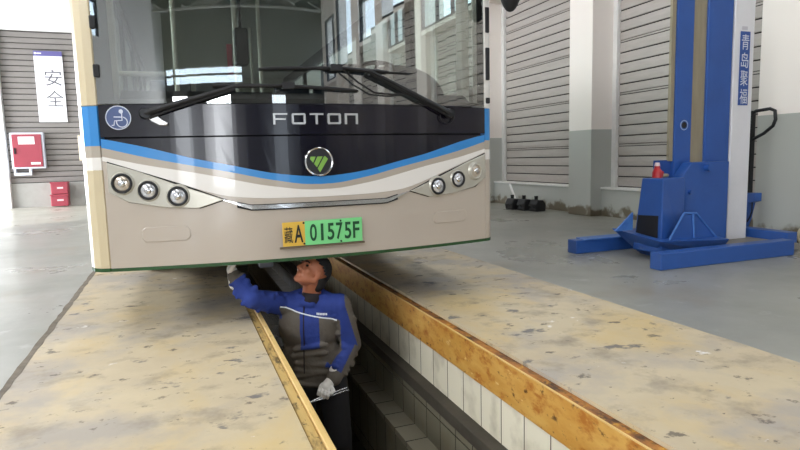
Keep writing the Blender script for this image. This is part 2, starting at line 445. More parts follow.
# steel angle on the right: rusty ledge and yellow face
struct(MB().box(1.440, 1.490, PN, PE, -0.06, -0.003).build('trim_3', MAT['rail_rust'], bevel=0.004))
struct(MB().prism([(1.430, -0.006), (1.441, -0.006), (1.441, -0.195), (1.452, -0.203), (1.452, -0.222), (1.430, -0.208)], 'y', PN, PE).build('trim_4', MAT['rail_yellow'], bevel=0.003))
struct(MB().box(1.431, 1.439, PN, PE, -0.006, -0.001).build('trim_9', MAT['edge_clean']))
jn = MB()
random.seed(8)
A, B = [], []
for i in range(161):
    y = PN + (PE - PN) * i / 160
    A.append((-0.800 - random.uniform(0, .012), y)); B.append((-0.778 + random.uniform(0, .012), y))
jn.prism(A + B[::-1], 'z', -0.1, 0.0135)
struct(jn.build('trim_10', mat('gritty_joint', '#7d7263', 0.8, var=0.5, scale=9)))
struct(MB().box(2.622, 2.645, PN, PE, -0.1, 0.004).build('trim_11', MAT['pit_dark']))
# pit walls, benches and floor
PZ = -1.3
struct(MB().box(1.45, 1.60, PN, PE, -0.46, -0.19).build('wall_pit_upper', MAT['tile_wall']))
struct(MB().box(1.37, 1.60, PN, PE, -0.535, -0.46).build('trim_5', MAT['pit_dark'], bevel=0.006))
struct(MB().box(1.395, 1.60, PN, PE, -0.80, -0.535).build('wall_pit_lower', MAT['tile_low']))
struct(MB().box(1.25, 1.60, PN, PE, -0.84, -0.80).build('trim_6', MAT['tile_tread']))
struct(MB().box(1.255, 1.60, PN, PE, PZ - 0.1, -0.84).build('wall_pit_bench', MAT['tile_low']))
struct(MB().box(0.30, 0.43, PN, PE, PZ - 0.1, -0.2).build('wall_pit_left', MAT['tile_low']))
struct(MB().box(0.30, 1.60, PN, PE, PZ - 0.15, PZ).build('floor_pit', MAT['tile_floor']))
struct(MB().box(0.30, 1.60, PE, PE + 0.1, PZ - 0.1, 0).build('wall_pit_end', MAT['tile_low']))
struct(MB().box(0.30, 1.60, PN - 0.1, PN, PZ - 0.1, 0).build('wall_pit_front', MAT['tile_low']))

# ------------------------------------------------------------------ right wall with shutters between pillars, high windows above
def shutter(name, x, y0, y1, z0, z1, face, mt, pitch=0.158, dbl=5):
    """roll-up shutter curtain in the plane x = const (face -1: seen from -x) or y = const"""
    mb = MB(); gaps = MB(); z = z0; k = 0
    while z < z1 - 0.02:
        top = min(z + pitch, z1)
        d = 0.012
        a, b = z + 0.013, top - 0.001
        if k % dbl == dbl - 1:
            a = z + 0.040
        pr = [(0.0, a), (-d, a + 0.006), (-d - 0.004, (a + b) / 2), (-d, b - 0.004), (0.0, b)]
        if face == 'x': mb.prism([(x + p[0], p[1]) for p in pr], 'y', y0, y1)
        else: mb.prism([(x + p[0], p[1]) for p in pr], 'x', y0, y1)
        if k % dbl == dbl - 1:
            pr = [(0.0, z + 0.008), (-d, z + 0.010), (-d, z + 0.032), (0.0, z + 0.034)]
            if face == 'x': mb.prism([(x + p[0], p[1]) for p in pr], 'y', y0, y1)
            else: mb.prism([(x + p[0], p[1]) for p in pr], 'x', y0, y1)
        z = top; k += 1
    o = struct(mb.build(name, mt))
    if face == 'x': gaps.box(x - 0.001, x + 0.04, y0, y1, z0, z1)
    else: gaps.box(y0, y1, x - 0.001, x + 0.04, z0, z1)
    gaps.build('slat_joint', MAT['shutter_gap'], o)
    return o

SP = 3.35
k_all = range(-8, 4)
SH_TOP = 4.1
struct(MB().box(6.26, XR + 0.25, YN, YF_, 0, 0.425).build('wall_right', MAT['wall']))
struct(MB().box(6.07, XR + 0.25, YN, YF_, SH_TOP, 4.2).build('wall_right_lintel', MAT['wall']))
struct(MB().box(6.07, XR + 0.25, YN, YF_, 6.5, 7.9).build('wall_right_top', MAT['wall']))
win_n = 1; door_n = 1
for k in k_all:
    ya = 7.5 + SP * k; yb = ya + 0.56
    if ya > YF_: continue
    struct(MB().box(6.05, XR + 0.25, ya, min(yb, YF_), 0, 7.9).build('wall_pillar', MAT['wall'], bevel=0.01))
    n0, n1 = yb, yb + SP - 0.56
    if n1 > YF_: n1 = YF_
    if n1 - n0 < 0.5: continue
    # sill strip and guide rails
    struct(MB().box(6.24, XR + 0.1, n0, n1, 0.425, 0.455).build('trim_sill', MAT['sill'], bevel=0.005))
    fr = MB()
    for y in (n0, n1 - 0.09): fr.box(XR - 0.04, XR + 0.1, y, y + 0.09, 0.455, SH_TOP)
    struct(fr.build('trim_guide', MAT['sill'], bevel=0.005))
    shutter('door_%d' % door_n, XR + 0.03, n0 + 0.09, n1 - 0.09, 0.455, SH_TOP, 'x', MAT['shutter']); door_n += 1
    # high window
    f = MB()
    f.box(6.08, 6.16, n0, n1, 4.2, 4.26).box(6.08, 6.16, n0, n1, 6.44, 6.5)
    for y in (n0, n0 + (n1 - n0) * 0.36, n0 + (n1 - n0) * 0.66, n1 - 0.06): f.box(6.08, 6.16, y, y + 0.06, 4.26, 6.44)
    f.box(6.08, 6.16, n0 + (n1 - n0) * 0.36, n0 + (n1 - n0) * 0.66, 5.2, 5.26)
    wo = struct(f.build('window_%d' % win_n, MAT['frame_dark'])); win_n += 1
    MB().box(6.115, 6.12, n0, n1, 4.26, 6.44).build('pane', MAT['pane'], wo)

# ------------------------------------------------------------------ far wall with the grey shutter on the left
YB = YF_
struct(MB().box(XL, -4.0, YB, YB + 0.25, 0, 7.9).build('wall_far_left', MAT['wall_white']))
struct(MB().box(-4.0, -1.6, YB, YB + 0.25, 4.28, 7.9).build('wall_far_lintel', MAT['wall_white']))
struct(MB().box(-4.0, -1.6, YB, YB + 0.25, 0, 0.60).build('wall_far_plinth', MAT['wall_grey']))
struct(MB().box(-1.6, XR + 0.25, YB, YB + 0.25, 0, 7.9).build('wall_far', MAT['wall_white']))
struct(MB().box(-4.0, -3.84, YB - 0.12, YB + 0.05, 0, 4.28).build('trim_far_jamb', MAT['sill'], bevel=0.01))
struct(MB().box(-2.06, -1.6, YB - 0.25, YB, 0, 7.9).build('wall_pillar', MAT['wall_white'], bevel=0.01))
shutter('door_%d' % door_n, YB + 0.03, -3.84, -1.6, 0.60, 4.28, 'y', MAT['shutter_far'], 0.135, 50); door_n += 1

# ------------------------------------------------------------------ left wall with its open doorway, end wall behind, roof
DY0, DY1, DZ = 11.0, 16.2, 3.8
struct(MB().box(XL - 0.25, XL, YN, DY0, 0, 4.6).build('wall_left', MAT['wall_white']))
struct(MB().box(XL - 0.25, XL, YN, DY0, 6.6, 7.9).build('wall_left_top', MAT['wall_white']))
struct(MB().box(XL - 0.25, XL, YN, -8.6, 4.6, 6.6).build('wall_left_rear', MAT['wall_white']))
f = MB()  # added high window band, unseen, to go with the left fill lamp
for i in range(15): f.box(XL - 0.12, XL - 0.04, -8.6 + i * 1.395, -8.6 + i * 1.395 + 0.07, 4.6, 6.6)
f.box(XL - 0.12, XL - 0.04, -8.6, DY0, 5.5, 5.57)
wo = struct(f.build('window_%d' % win_n, MAT['frame_dark'])); win_n += 1
MB().box(XL - 0.09, XL - 0.085, -8.6, DY0, 4.6, 6.6).build('pane', MAT['frosted'], wo)
struct(MB().box(XL - 0.25, XL, DY1, YF_, 0, 7.9).build('wall_left_return', MAT['wall_white']))
struct(MB().box(XL - 0.25, XL, DY0, DY1, DZ, 7.9).build('wall_left_lintel', MAT['wall_white']))
EW = YN
for (a, b) in ((XL, -7.2), (-5.8, -4.3), (-2.6, 1.3), (2.8, XR)):
    struct(MB().box(a, b, EW - 0.25, EW, 0, 4.2).build('wall_end', MAT['wall_dark']))
struct(MB().box(XL, XR, EW - 0.25, EW, 4.0, 4.5).build('wall_end_lintel', MAT['wall_dark']))
struct(MB().box(XL, XR, EW - 0.25, EW, 5.7, 7.9).build('wall_end_top', MAT['wall_dark']))
struct(MB().box(-1.4, XR, EW - 0.25, EW, 4.5, 5.7).build('wall_end_upper', MAT['wall_dark']))
struct(MB().box(XL, -1.4, EW - 0.25, EW, 5.15, 5.7).build('wall_end_upper', MAT['wall_dark']))
f = MB()
for i in range(7): f.box(XL + i * 1.1 - 0.04, XL + i * 1.1 + 0.04, EW - 0.1, EW, 4.5, 5.15)
f.box(XL, -1.4, EW - 0.1, EW, 4.80, 4.88)
wo = struct(f.build('window_%d' % win_n, MAT['frame_dark'])); win_n += 1
MB().box(XL, -1.4, EW - 0.06, EW - 0.055, 4.5, 5.15).build('pane', MAT['pane'], wo)
# roof: sheets with open strips for the added overhead fill lamps
rf = MB()
RZ = 7.6
for (a, b) in ((XL - 0.25, -4.45), (-2.75, 2.35), (4.05, XR + 0.25)): rf.box(a, b, YN - 0.25, YF_ + 0.25, RZ, RZ + 0.1)
rf.box(XL, XR, YN - 0.25, -11.0, RZ, RZ + 0.1); rf.box(XL, XR, 14.1, YF_ + 0.25, RZ, RZ + 0.1)
struct(rf.build('ceiling', MAT['roof']))
for x0 in (-4.4, 2.4):  # unseen pale sheets above the added fill lamps
    struct(MB().box(x0, x0 + 1.6, -11.0, 14.1, RZ + 0.03, RZ + 0.06).build('window_roof', mat('roof_fill_sheet', '#e8ecf0', 0.5)))
for k in k_all:
    y = 7.78 + SP * k
    if y > YF_: continue
    t = MB()
    t.cyl((XL, y, 6.9), (XR, y, 6.9), 0.05, n=8); t.cyl((XL, y, 7.5), (XR, y, 7.5), 0.05, n=8)
    n = 14
    for i in range(n):
        xa = XL + (XR - XL) * i / n; xb = XL + (XR - XL) * (i + 1) / n
        t.cyl((xa, y, 6.9 if i % 2 else 7.5), (xb, y, 7.5 if i % 2 else 6.9), 0.03, n=6)
    struct(t.build('roof_truss', MAT['truss']))
# ------------------------------------------------------------------ the bus
XC, YF0 = 0.835, 3.5
def fy(u, z): return YF0 + 0.0992 * u * u + (0.006 * (z - 1.335) if z > 1.335 else 0.0)
def fp(u, z, out=0.0): return Vector((XC + u, fy(u, z) - out, z))
def patch(mb, poly, out=0.0, th=0.02, step=0.08):
    """a panel with outline poly (u, z), bent to the curved bus front"""
    b = bmesh.new()
    f = b.faces.new([b.verts.new((p[0], -out, p[1])) for p in poly])
    bmesh.ops.triangulate(b, faces=[f])
    u0 = min(p[0] for p in poly); u1 = max(p[0] for p in poly)
    n = int((u1 - u0) / step)
    for i in range(1, n + 1):
        u = u0 + (u1 - u0) * i / (n + 1)
        bmesh.ops.bisect_plane(b, geom=b.verts[:] + b.edges[:] + b.faces[:], plane_co=(u, 0, 0), plane_no=(1, 0, 0))
    r = bmesh.ops.extrude_face_region(b, geom=b.faces[:])
    vs = [e for e in r['geom'] if isinstance(e, bmesh.types.BMVert)]
    bmesh.ops.translate(b, vec=(0, th, 0), verts=vs)
    for v in b.verts:
        v.co = Vector((XC + v.co.x, fy(v.co.x, v.co.z) + v.co.y, v.co.z))
    me = bpy.data.meshes.new('panel'); b.to_mesh(me); b.free()
    mb.mesh(me, Matrix.Identity(4)); bpy.data.meshes.remove(me)
    return mb
def interp(tab, a):
    if a <= tab[0][0]: return tab[0][1]
    for (x0, y0), (x1, y1) in zip(tab, tab[1:]):
        if a <= x1:
            t = (a - x0) / (x1 - x0); return y0 + (y1 - y0) * t
    return tab[-1][1]
def smoothcurve(tab):
    def f(u, c=-0.02):
        a = abs(u - c)
        return (interp(tab, max(0, a - 0.06)) + 2 * interp(tab, a) + interp(tab, a + 0.06)) / 4
    return f
c_blue_t = smoothcurve([(0, .898), (.1, .903), (.3, .928), (.5, .975), (.72, 1.022), (.98, 1.096), (1.22, 1.150), (1.4, 1.2)])
c_blue_b = smoothcurve([(0, .852), (.12, .856), (.36, .900), (.5, .935), (.72, .980), (.98, 1.036), (1.22, 1.100), (1.4, 1.15)])
c_taup_b = smoothcurve([(0, .820), (.12, .823), (.36, .860), (.5, .893), (.72, .943), (.98, .992), (1.22, 1.050), (1.4, 1.1)])
c_whit_b = smoothcurve([(0, .774), (.3, .778), (.46, .787), (.58, .803), (.72, .850), (.98, .942), (1.22, 1.028), (1.4, 1.08)])
UL, UR = -1.225, 1.188
us = [UL + (UR - UL) * i / 40 for i in range(41)]
def band(lo, hi): return [(u, lo(u)) for u in us] + [(u, hi(u)) for u in reversed(us)]
K = lambda z: (lambda u: z)

bus = thing('bus', (XC, YF0, 0.0), 'beige city bus with a black, blue and white front parked over the inspection pit', 'bus')
patch(MB(), band(K(0.412), c_whit_b)).build('bumper', MAT['beige'], bus)
patch(MB(), band(lambda u: c_whit_b(u) + .001, c_taup_b)).build('white_stripe', MAT['bus_white'], bus)
patch(MB(), band(c_taup_b, c_blue_b)).build('taupe_stripe', MAT['bus_taupe'], bus)
patch(MB(), band(c_blue_b, c_blue_t)).build('blue_stripe', MAT['bus_blue'], bus)
patch(MB(), band(c_blue_t, K(1.144))).build('lower_fascia', MAT['bus_black'], bus, bevel=0.003)
patch(MB(), band(K(1.153), K(1.330)), 0.003).build('upper_fascia', MAT['bus_black'], bus, bevel=0.006)
patch(MB(), band(K(0.45), K(1.33)), -0.03, 0.02).build('front_backing', MAT['seam'], bus)
lip = patch(MB(), band(K(0.392), K(0.412)), -0.002, 0.05)
lip.build('lower_lip', MAT['bus_green'], bus)
# chrome moulding between the lamps
cu = [-0.60 + 1.16 * i / 30 for i in range(31)]
def cz(u):
    a = abs(u + 0.02)
    return 0.742 if a < 0.42 else 0.742 + (a - 0.42) * 0.26
ch = patch(MB(), [(u, cz(u) - 0.024 * (1 if abs(u + .02) < .45 else max(0.12, (0.6 - abs(u + .02)) / .15))) for u in cu] + [(u, cz(u)) for u in reversed(cu)], 0.014, 0.02)
ch.build('chrome_moulding', MAT['chrome'], bus, bevel=0.004)
patch(MB(), [(u, cz(u) - 0.032) for u in cu[2:-2]] + [(u, cz(u) - 0.012) for u in reversed(cu[2:-2])], 0.004, 0.02).build('moulding_seal', MAT['seam'], bus)
patch(MB(), [(u, cz(u) - 0.004) for u in cu[2:-2]] + [(u, cz(u) + 0.004) for u in reversed(cu[2:-2])], 0.004, 0.02).build('moulding_seal', MAT['seam'], bus)
# embossed towing covers in the bumper
for (a, b_, z0, z1) in ((-1.05, -0.79, 0.555, 0.640), (0.745, 1.02, 0.553, 0.632)):
    r = 0.02
    po = [(a + r, z0), (b_ - r, z0), (b_, z0 + r), (b_, z1 - r), (b_ - r, z1), (a + r, z1), (a, z1 - r), (a, z0 + r)]
    patch(MB(), po, 0.005, 0.012).build('towing_cover', MAT['beige'], bus, bevel=0.004, seg=3)
# headlamps
hl = [(1.188, 1.012), (1.03, .960), (.82, .876), (.575, .783), (.72, .738), (.90, .750), (1.09, .787), (1.19, .846)]
for sgn in (-1, 1):
    dx = -0.015 if sgn < 0 else 0.0
    po = [(sgn * p[0] + dx, p[1]) for p in hl]
    cxp = sum(p[0] for p in po) / len(po); czp = sum(p[1] for p in po) / len(po)
    big = [(cxp + (p[0] - cxp) * 1.0, czp + (p[1] - czp) * 1.10) for p in po]
    gap = patch(MB(), [(p[0] - (0.0 if abs(p[0]) > 1.1 else 0.012 * (1 if p[0] > cxp else -1) * -1), p[1] + (0.007 if p[1] > czp else -0.002)) for p in po], 0.001, 0.02).build('headlamp_seal', MAT['seam'], bus)
    hh = patch(MB(), po, 0.010, 0.02).build('headlamp', MAT['lamp_house'], bus, bevel=0.004)
    for j, (lu, lz, lr) in enumerate(((1.128, .895, .050), (.995, .851, .048), (.841, .813, .050)) if sgn < 0 else ((1.092, .895, .048), (.941, .845, .048), (.778, .805, .050))):
        u = sgn * lu; c = fp(u, lz); n = Vector((0.1984 * u, -1, 0)).normalized()
        # raised dish around each lamp
        sw = MB(); sw.cyl(c + n * 0.002, c + n * 0.020, lr * 1.42, lr * 1.18, 28).build('lamp_dish', MAT['lamp_house'], hh, smooth=True)
        mb = MB()
        q = n.to_track_quat('Z', 'Y')
        mb.tube([c + n * 0.022 + q @ Vector((math.cos(t) * lr, math.sin(t) * lr, 0)) for t in [2 * PI * i / 28 for i in range(28)]], 0.0075, 8, True)
        mb.build('lamp_bezel', MAT['rubber'] if not (sgn > 0 and j == 0) else MAT['lamp_house'], hh, smooth=True)
        mb = MB(); mb.sph(c + n * 0.014, lr * 0.95, (1, 1, 0.32), q.to_matrix(), 24, 12)
        mb.build('lamp_lens', MAT['lens'] if j > 0 else MAT['lens_warm'], hh, smooth=True)
        mb = MB(); mb.sph(c + n * 0.028, lr * 0.40, (1, 1, 0.4), q.to_matrix(), 16, 8)
        mb.build('lamp_bulb', MAT['chrome'], hh, smooth=True)
# raised metal letters F O T O N
lt = MB(); L0 = -0.293; lw = 0.082; gp = 0.0265; z0, z1 = 1.212, 1.277; s = 0.0115
def bar(u0, u1, a, b_): patch(lt, [(u0, a), (u1, a), (u1, b_), (u0, b_)], 0.016, 0.014)
for i, ch_ in enumerate('FOTON'):
    u = L0 + i * (lw + gp); e = u + lw
    if ch_ == 'F': bar(u, u + s, z0, z1); bar(u + s, e, z1 - s * .8, z1); bar(u + s, e - .01, z0 + .026, z0 + .026 + s * .8)
    elif ch_ == 'O': bar(u + .004, e - .004, z1 - s, z1); bar(u + .004, e - .004, z0, z0 + s); bar(u, u + s, z0 + .006, z1 - .006); bar(e - s, e, z0 + .006, z1 - .006)
    elif ch_ == 'T': bar(u, e, z1 - s * .9, z1); bar(u + lw / 2 - s / 2, u + lw / 2 + s / 2, z0, z1 - s)
    else: bar(u, u + s, z0, z1); bar(e - s, e, z0, z1); bar(u + s, e - s, z1 - s, z1)
lt.build('raised_lettering', MAT['letter_metal'], bus)
# round badge
bc = (-0.033, 0.988); R0 = 0.082
disc = lambda r, n=36: [(bc[0] + r * math.cos(2 * PI * i / n), bc[1] + r * math.sin(2 * PI * i / n)) for i in range(n)]
bd = patch(MB(), disc(R0), 0.014, 0.02).build('badge', MAT['logo_black'], bus)
MB().tube([fp(p[0], p[1], 0.016) for p in disc(R0, 48)], 0.0065, 8, True).build('badge_ring', MAT['chrome'], bd, smooth=True)
g = MB()
def gb(pts): patch(g, [(bc[0] + p[0] * R0, bc[1] + p[1] * R0) for p in pts], 0.018, 0.005)
gb([(-.62, .38), (-.23, .38), (-.45, -.06), (-.66, .20)])
gb([(-.10, .38), (.28, .38), (-.17, -.40), (-.38, -.15)])
gb([(.44, .42), (.68, .20), (.05, -.78), (-.12, -.50), (.40, .38)])
g.build('badge_emblem', MAT['logo_green'], bd)
# wheelchair sign
wc = (-1.125, 1.259)
def wdisc(r, n=36): return [(wc[0] + r * math.cos(2 * PI * i / n), wc[1] + r * math.sin(2 * PI * i / n)) for i in range(n)]
ws = patch(MB(), wdisc(.066), 0.006, 0.004).build('wheelchair_sign', MAT['sticker_blue'], bus)
wp = MB()
wp.tube([fp(p[0], p[1], 0.0065) for p in wdisc(.064, 40)], 0.0028, 6, True)
W = lambda x, z: fp(wc[0] + x * 0.066, wc[1] + z * 0.066, 0.0065)
wp.tube([W(.28, .42), W(.28, -.22), W(-.30, -.25), W(-.38, -.62), W(-.55, -.62)], 0.0032, 6)
wp.tube([W(.28, .05), W(-.35, .07)], 0.0032, 6)
wp.tube([W(.26 + .42 * math.cos(t), -.36 + .42 * math.sin(t)) for t in [math.radians(-200 + i * 12) for i in range(24)]], 0.0028, 6)
hp = W(.24, .52); wp.sph(hp, 0.012, (1, .3, 1), None, 12, 8)
wp.build('wheelchair_symbol', MAT['sticker_white'], ws)
# number plate
pl = patch(MB(), [(-.272, .484), (-.138, .484), (-.138, .632), (-.272, .630)], 0.020, 0.006)
np_ = pl.build('number_plate', MAT['plate_yellow'], bus, bevel=0.002)
patch(MB(), [(-.1378, .484), (.226, .486), (.226, .636), (-.1378, .632)], 0.020, 0.006).build('plate_green_field', MAT['plate_green'], np_, bevel=0.002)
patch(MB(), [(-.290, .470), (.240, .472), (.240, .482), (-.290, .480)], 0.022, 0.022).build('plate_shelf', mat('plate_shelf', '#6d5f4c', 0.5), bus)
def platetext(t, u0, u1, za, zb, mt):
    mb = MB(); o = fp(u0, za, 0.0215); e = fp(u1, za, 0.0215)
    put_text(mb, t, o, e - o, (0, 0, 1), u1 - u0, zb - za, 0.0 if t == '藏' else 0.016); return mb.build('plate_characters', mt, np_)
platetext('藏', -.262, -.212, .505, .602, MAT['ink'])
platetext('A', -.203, -.150, .505, .612, MAT['ink'])
for i, chh in enumerate('01575F'):
    ua = -.108 + i * .0545
    if chh == '1': platetext(chh, ua + .013, ua + .029, .508, .612, MAT['ink_green'])
    else: platetext(chh, ua, ua + .042, .508, .612, MAT['ink_green'])
for u in (-.145, .085):
    for z in (.622, .496): MB().cyl(fp(u, z, .018), fp(u, z, .026), .006, n=10).build('plate_screw', MAT['black_metal'], np_)

# corners and sides: one polyline in plan, a band of panel for each colour
def plan(sg, y1=12.0):
    e = UL if sg < 0 else UR
    b0 = abs(e) + 0.008
    if sg < 0:
        return [(-b0, fy(b0, 1)), (-b0 - .045, fy(b0, 1) + .014), (-b0 - .082, fy(b0, 1) + .050), (-b0 - .104, fy(b0, 1) + .11), (-b0 - .114, fy(b0, 1) + .22), (-b0 - .114, y1)]
    return [(sg * b0, fy(b0, 1) ), (sg * (b0 + .035), fy(b0, 1) + .012), (sg * (b0 + .062), fy(b0, 1) + .045), (sg * (b0 + .078), fy(b0, 1) + .10), (sg * (b0 + .086), fy(b0, 1) + .22), (sg * (b0 + .086), y1)]
def wallband(sg, za, zb, y1=12.0, pl=None, lean=0.0):
    p = pl or plan(sg, y1); mb = MB(); th = 0.03
    inn = [(x - sg * th, y + th * (1 if i < 4 else 0)) for i, (x, y) in enumerate(p)]
    sec = [(XC + x, y) for x, y in p] + [(XC + x, y) for x, y in reversed(inn)]
    mb.prism(sec, 'z', za, zb)
    return mb
for sg in (-1, 1):
    low = MAT['cream'] if sg < 0 else MAT['beige']
    wallband(sg, .392, .412).build('side_lip', MAT['bus_green'], bus)
    wallband(sg, .412, .972).build('side_panel', low, bus, bevel=0.004)
    wallband(sg, .972, 1.042).build('side_white_stripe', MAT['bus_white'], bus)
    wallband(sg, 1.042, 1.106).build('side_taupe_stripe', MAT['bus_taupe'], bus)
    wallband(sg, 1.106, 1.325).build('side_blue_stripe', MAT['bus_blue'], bus)
    # corner pillar
    pc = [(x, y) for x, y in plan(sg)[:5]]; pc[-1] = (pc[-1][0], 3.93)
    wallband(sg, 1.327, 3.0, pl=pc).build('corner_pillar', MAT['cream'] if sg < 0 else MAT['bus_white'], bus, bevel=0.004)
    xs = XC + sg * (1.284)
    # rubber gasket with gaps beside the windscreen
    ug = sg * 1.218; random.seed(11 + sg)
    for za in ([1.48, 1.74] if sg < 0 else [1.36, 1.52, 1.84]):
        h_ = {1.36: .04, 1.52: .22, 1.84: .17}[za] if sg > 0 else 0.07
        p = fp(ug, za); MB().box(p.x - .016, p.x + .016, p.y - .012, p.y + .01, za, za + h_).build('gasket', MAT['rubber'], bus, bevel=0.006)
    # waist panel, cant rail and window posts along the side
    wl = MB().box(xs - .03, xs + .02, 3.93, 12, 1.325, 1.50); wl.build('waist_panel', MAT['interior'], bus)
    MB().box(xs - .03, xs + .02, 3.93, 12, 2.45, 3.0).build('cant_rail', MAT['bus_black'], bus)
    for y in (5.15, 6.75, 8.35, 9.95, 11.4): MB().box(xs - .03, xs + .02, y, y + .12, 1.5, 2.45).build('window_post', MAT['bus_black'], bus)
    for (a, b_) in ((3.93, 5.15), (5.27, 6.75), (6.87, 8.35), (8.47, 9.95), (10.07, 11.4), (11.52, 12)):
        MB().box(xs - .006, xs, a, b_, 1.5, 2.45).build('side_window', MAT['side_glass'], bus)
    # inner trim of the pillar
    MB().box(XC + sg * 1.19, XC + sg * 1.13, 3.86, 3.96, 1.33, 2.9).build('pillar_trim', MAT['pole'], bus, bevel=0.01)
MB().box(XC - 1.28, XC + 1.28, 3.75, 12, 2.98, 3.06).build('roof', MAT['bus_white'], bus, bevel=0.02)
MB().box(XC - 1.25, XC + 1.25, 4.0, 11.98, 2.62, 2.66).build('ceiling_lining', MAT['interior'], bus)
MB().box(XC - 1.28, XC + 1.28, 11.95, 12.0, 0.43, 3.0).build('rear_wall', MAT['interior'], bus)
MB().box(XC - 1.26, XC + 1.26, 3.72, 11.95, 0.66, 0.72).build('floor_pan', MAT['seam'], bus)
patch(MB(), [(UL, 2.70), (UR, 2.70), (UR, 3.04), (UL, 3.04)], 0.0, 0.10).build('header', MAT['bus_black'], bus)
patch(MB(), [(UL, 1.336), (UR, 1.336), (UR, 2.70), (UL, 2.70)], 0.0, 0.006).build('windscreen', MAT['windscreen'], bus)
# black printed border of the windscreen
bo = MB()
patch(bo, [(UL, 1.336), (UR, 1.336), (UR, 1.362), (UL, 1.362)], -0.007, 0.004)
patch(bo, [(UL, 1.362), (UL + .085, 1.362), (UL + .075, 2.70), (UL, 2.70)], -0.007, 0.004)
patch(bo, [(UR - .055, 1.362), (UR, 1.362), (UR, 2.70), (UR - .055, 2.70)], -0.007, 0.004)
bo.build('windscreen_border', MAT['rubber'], bus)
# dashboard, instrument cowl, steering wheel, seats, handrails
MB().prism([(3.66, .72), (3.68, 1.36), (3.80, 1.43), (4.15, 1.44), (4.25, 1.30), (4.25, .72)], 'x', XC - 1.12, XC + 1.12).build('dashboard', MAT['dash'], bus, bevel=0.02)
MB().sph((XC + .72, 4.10, 1.42), .34, (1.1, .55, .75), None, 24, 14).build('instrument_cowl', MAT['dash'], bus, smooth=True)
st = MB(); sc_ = Vector((XC + .62, 4.42, 1.58))
qq = Euler((math.radians(-35), 0, 0)).to_matrix()
st.tube([sc_ + qq @ Vector((.23 * math.cos(t), .23 * math.sin(t), 0)) for t in [2 * PI * i / 32 for i in range(32)]], .017, 8, True)
for t in (0.3, 2.84, 4.71): st.cyl(sc_, sc_ + qq @ Vector((.22 * math.cos(t), .22 * math.sin(t), 0)), .014)
st.cyl(sc_, (XC + .62, 4.2, 1.3), .03)
st.build('steering_wheel', MAT['rubber'], bus, smooth=True)
for (u, y) in ((.62, 5.0), (-.85, 6.4), (-.4, 6.4), (.45, 6.6), (.9, 6.6), (-.85, 7.4), (.9, 7.6)):
    sm = MB().box(XC + u - .2, XC + u + .2, y - .25, y + .22, 1.05, 1.15).box(XC + u - .2, XC + u + .2, y + .16, y + .27, 1.1, 1.85).box(XC + u - .15, XC + u + .15, y - .1, y + .15, .72, 1.05)
    sm.build('passenger_seat' if u != .62 else 'driver_seat', MAT['seat'], bus, bevel=0.03)
for (x, y, y2) in ((-.80, 4.55, 4.55), (-.36, 4.75, 4.75), (-.10, 5.3, 5.3), (.10, 7.5, 7.5)):
    MB().cyl((XC + x, y, .72), (XC + x, y2, 2.62), .017, n=12).build('handrail', MAT['pole'], bus, smooth=True)
MB().tube([(XC - 1.15, 4.05, 1.56), (XC - .85, 4.0, 1.555), (XC - .50, 4.02, 1.53)], .016, 10).build('handrail', MAT['pole'], bus, smooth=True)
MB().box(XC - .405, XC - .315, 4.3, 4.42, 1.68, 1.93).cyl((XC - .36, 4.36, 1.93), (XC - .36, 4.36, 2.62), .012).build('hanging_monitor', MAT['rubber'], bus, bevel=0.015)
MB().box(XC - .475, XC - .44, 4.18, 4.19, 1.58, 1.79).build('red_sticker', MAT['red_paint'], bus)
# mirror at the driver's side
mm = MB(); mm.sph((XC + 1.315, 3.50, 2.15), .20, (.38, .45, 1.0), None, 20, 14)
mm.build('side_mirror', MAT['rubber'], bus, smooth=True)
MB().tube([(XC + 1.30, 3.55, 2.3), (XC + 1.30, 3.62, 2.55), (XC + 1.24, 3.85, 2.8)], .018, 8).build('mirror_arm', MAT['rubber'], bus, smooth=True)
# wipers
def wiper(piv, joint, hub, blade, name):
    P = fp(*piv, .035); J = fp(*joint, .055); H = fp(*hub, .06)
    wm = MB()
    wm.cyl(fp(*piv, 0.0), fp(*piv, .05), .034, .026, 18)
    root = wm.build(name, MAT['black_metal'], bus, smooth=True)
    a = MB(); a.tube([P, P.lerp(J, .12), J, H], [.020, .017, .012, .009], 8)
    d = Vector((0, -.004, -.030)); a.tube([P + d, P.lerp(J, .3) + d * .8, J + d * .5], .007, 6)
    a.build('wiper_arm', MAT['rubber'], root, smooth=True)
    b = MB(); n = 10
    pts = [fp(blade[0][0] + (blade[1][0] - blade[0][0]) * i / n, blade[0][1] + (blade[1][1] - blade[0][1]) * i / n + .010 * math.sin(PI * i / n), .030) for i in range(n + 1)]
    b.tube(pts, [.006] + [.011] * (n - 1) + [.006], 8)
    b.tube([p + Vector((0, .014, -.004)) for p in pts], .006, 6)
    b.box(H.x - .035, H.x + .035, H.y - .012, H.y + .03, H.z - .018, H.z + .016)
    b.build('wiper_blade', MAT['rubber'], root, smooth=True)
    return root
wl_ = wiper((-.985, 1.280), (-.50, 1.425), (-.205, 1.432), ((-.62, 1.430), (.225, 1.412)), 'wiper')
wr_ = wiper((.880, 1.285), (.30, 1.528), (.085, 1.543), ((-.365, 1.527), (.43, 1.532)), 'wiper')
MB().cyl(fp(.43, 1.532, .02), fp(.60, 1.530, .02), .004, n=6).build('blade_tip', MAT['rubber'], wr_)
# washer hoses
hs = MB()
hs.tube([fp(.13, 1.53, .05), fp(.22, 1.46, .05), fp(.33, 1.40, .045), (fp(.46, 1.392, .045)), fp(.60, 1.41, .045), fp(.68, 1.37, .04)], .006, 6)
hs.tube([fp(.86 + .055 * math.cos(t), 1.262 + .045 * math.sin(t), .02) for t in [math.radians(170 + i * 20) for i in range(12)]], .004, 6)
hs.build('washer_hose', MAT['rubber'], bus, smooth=True)
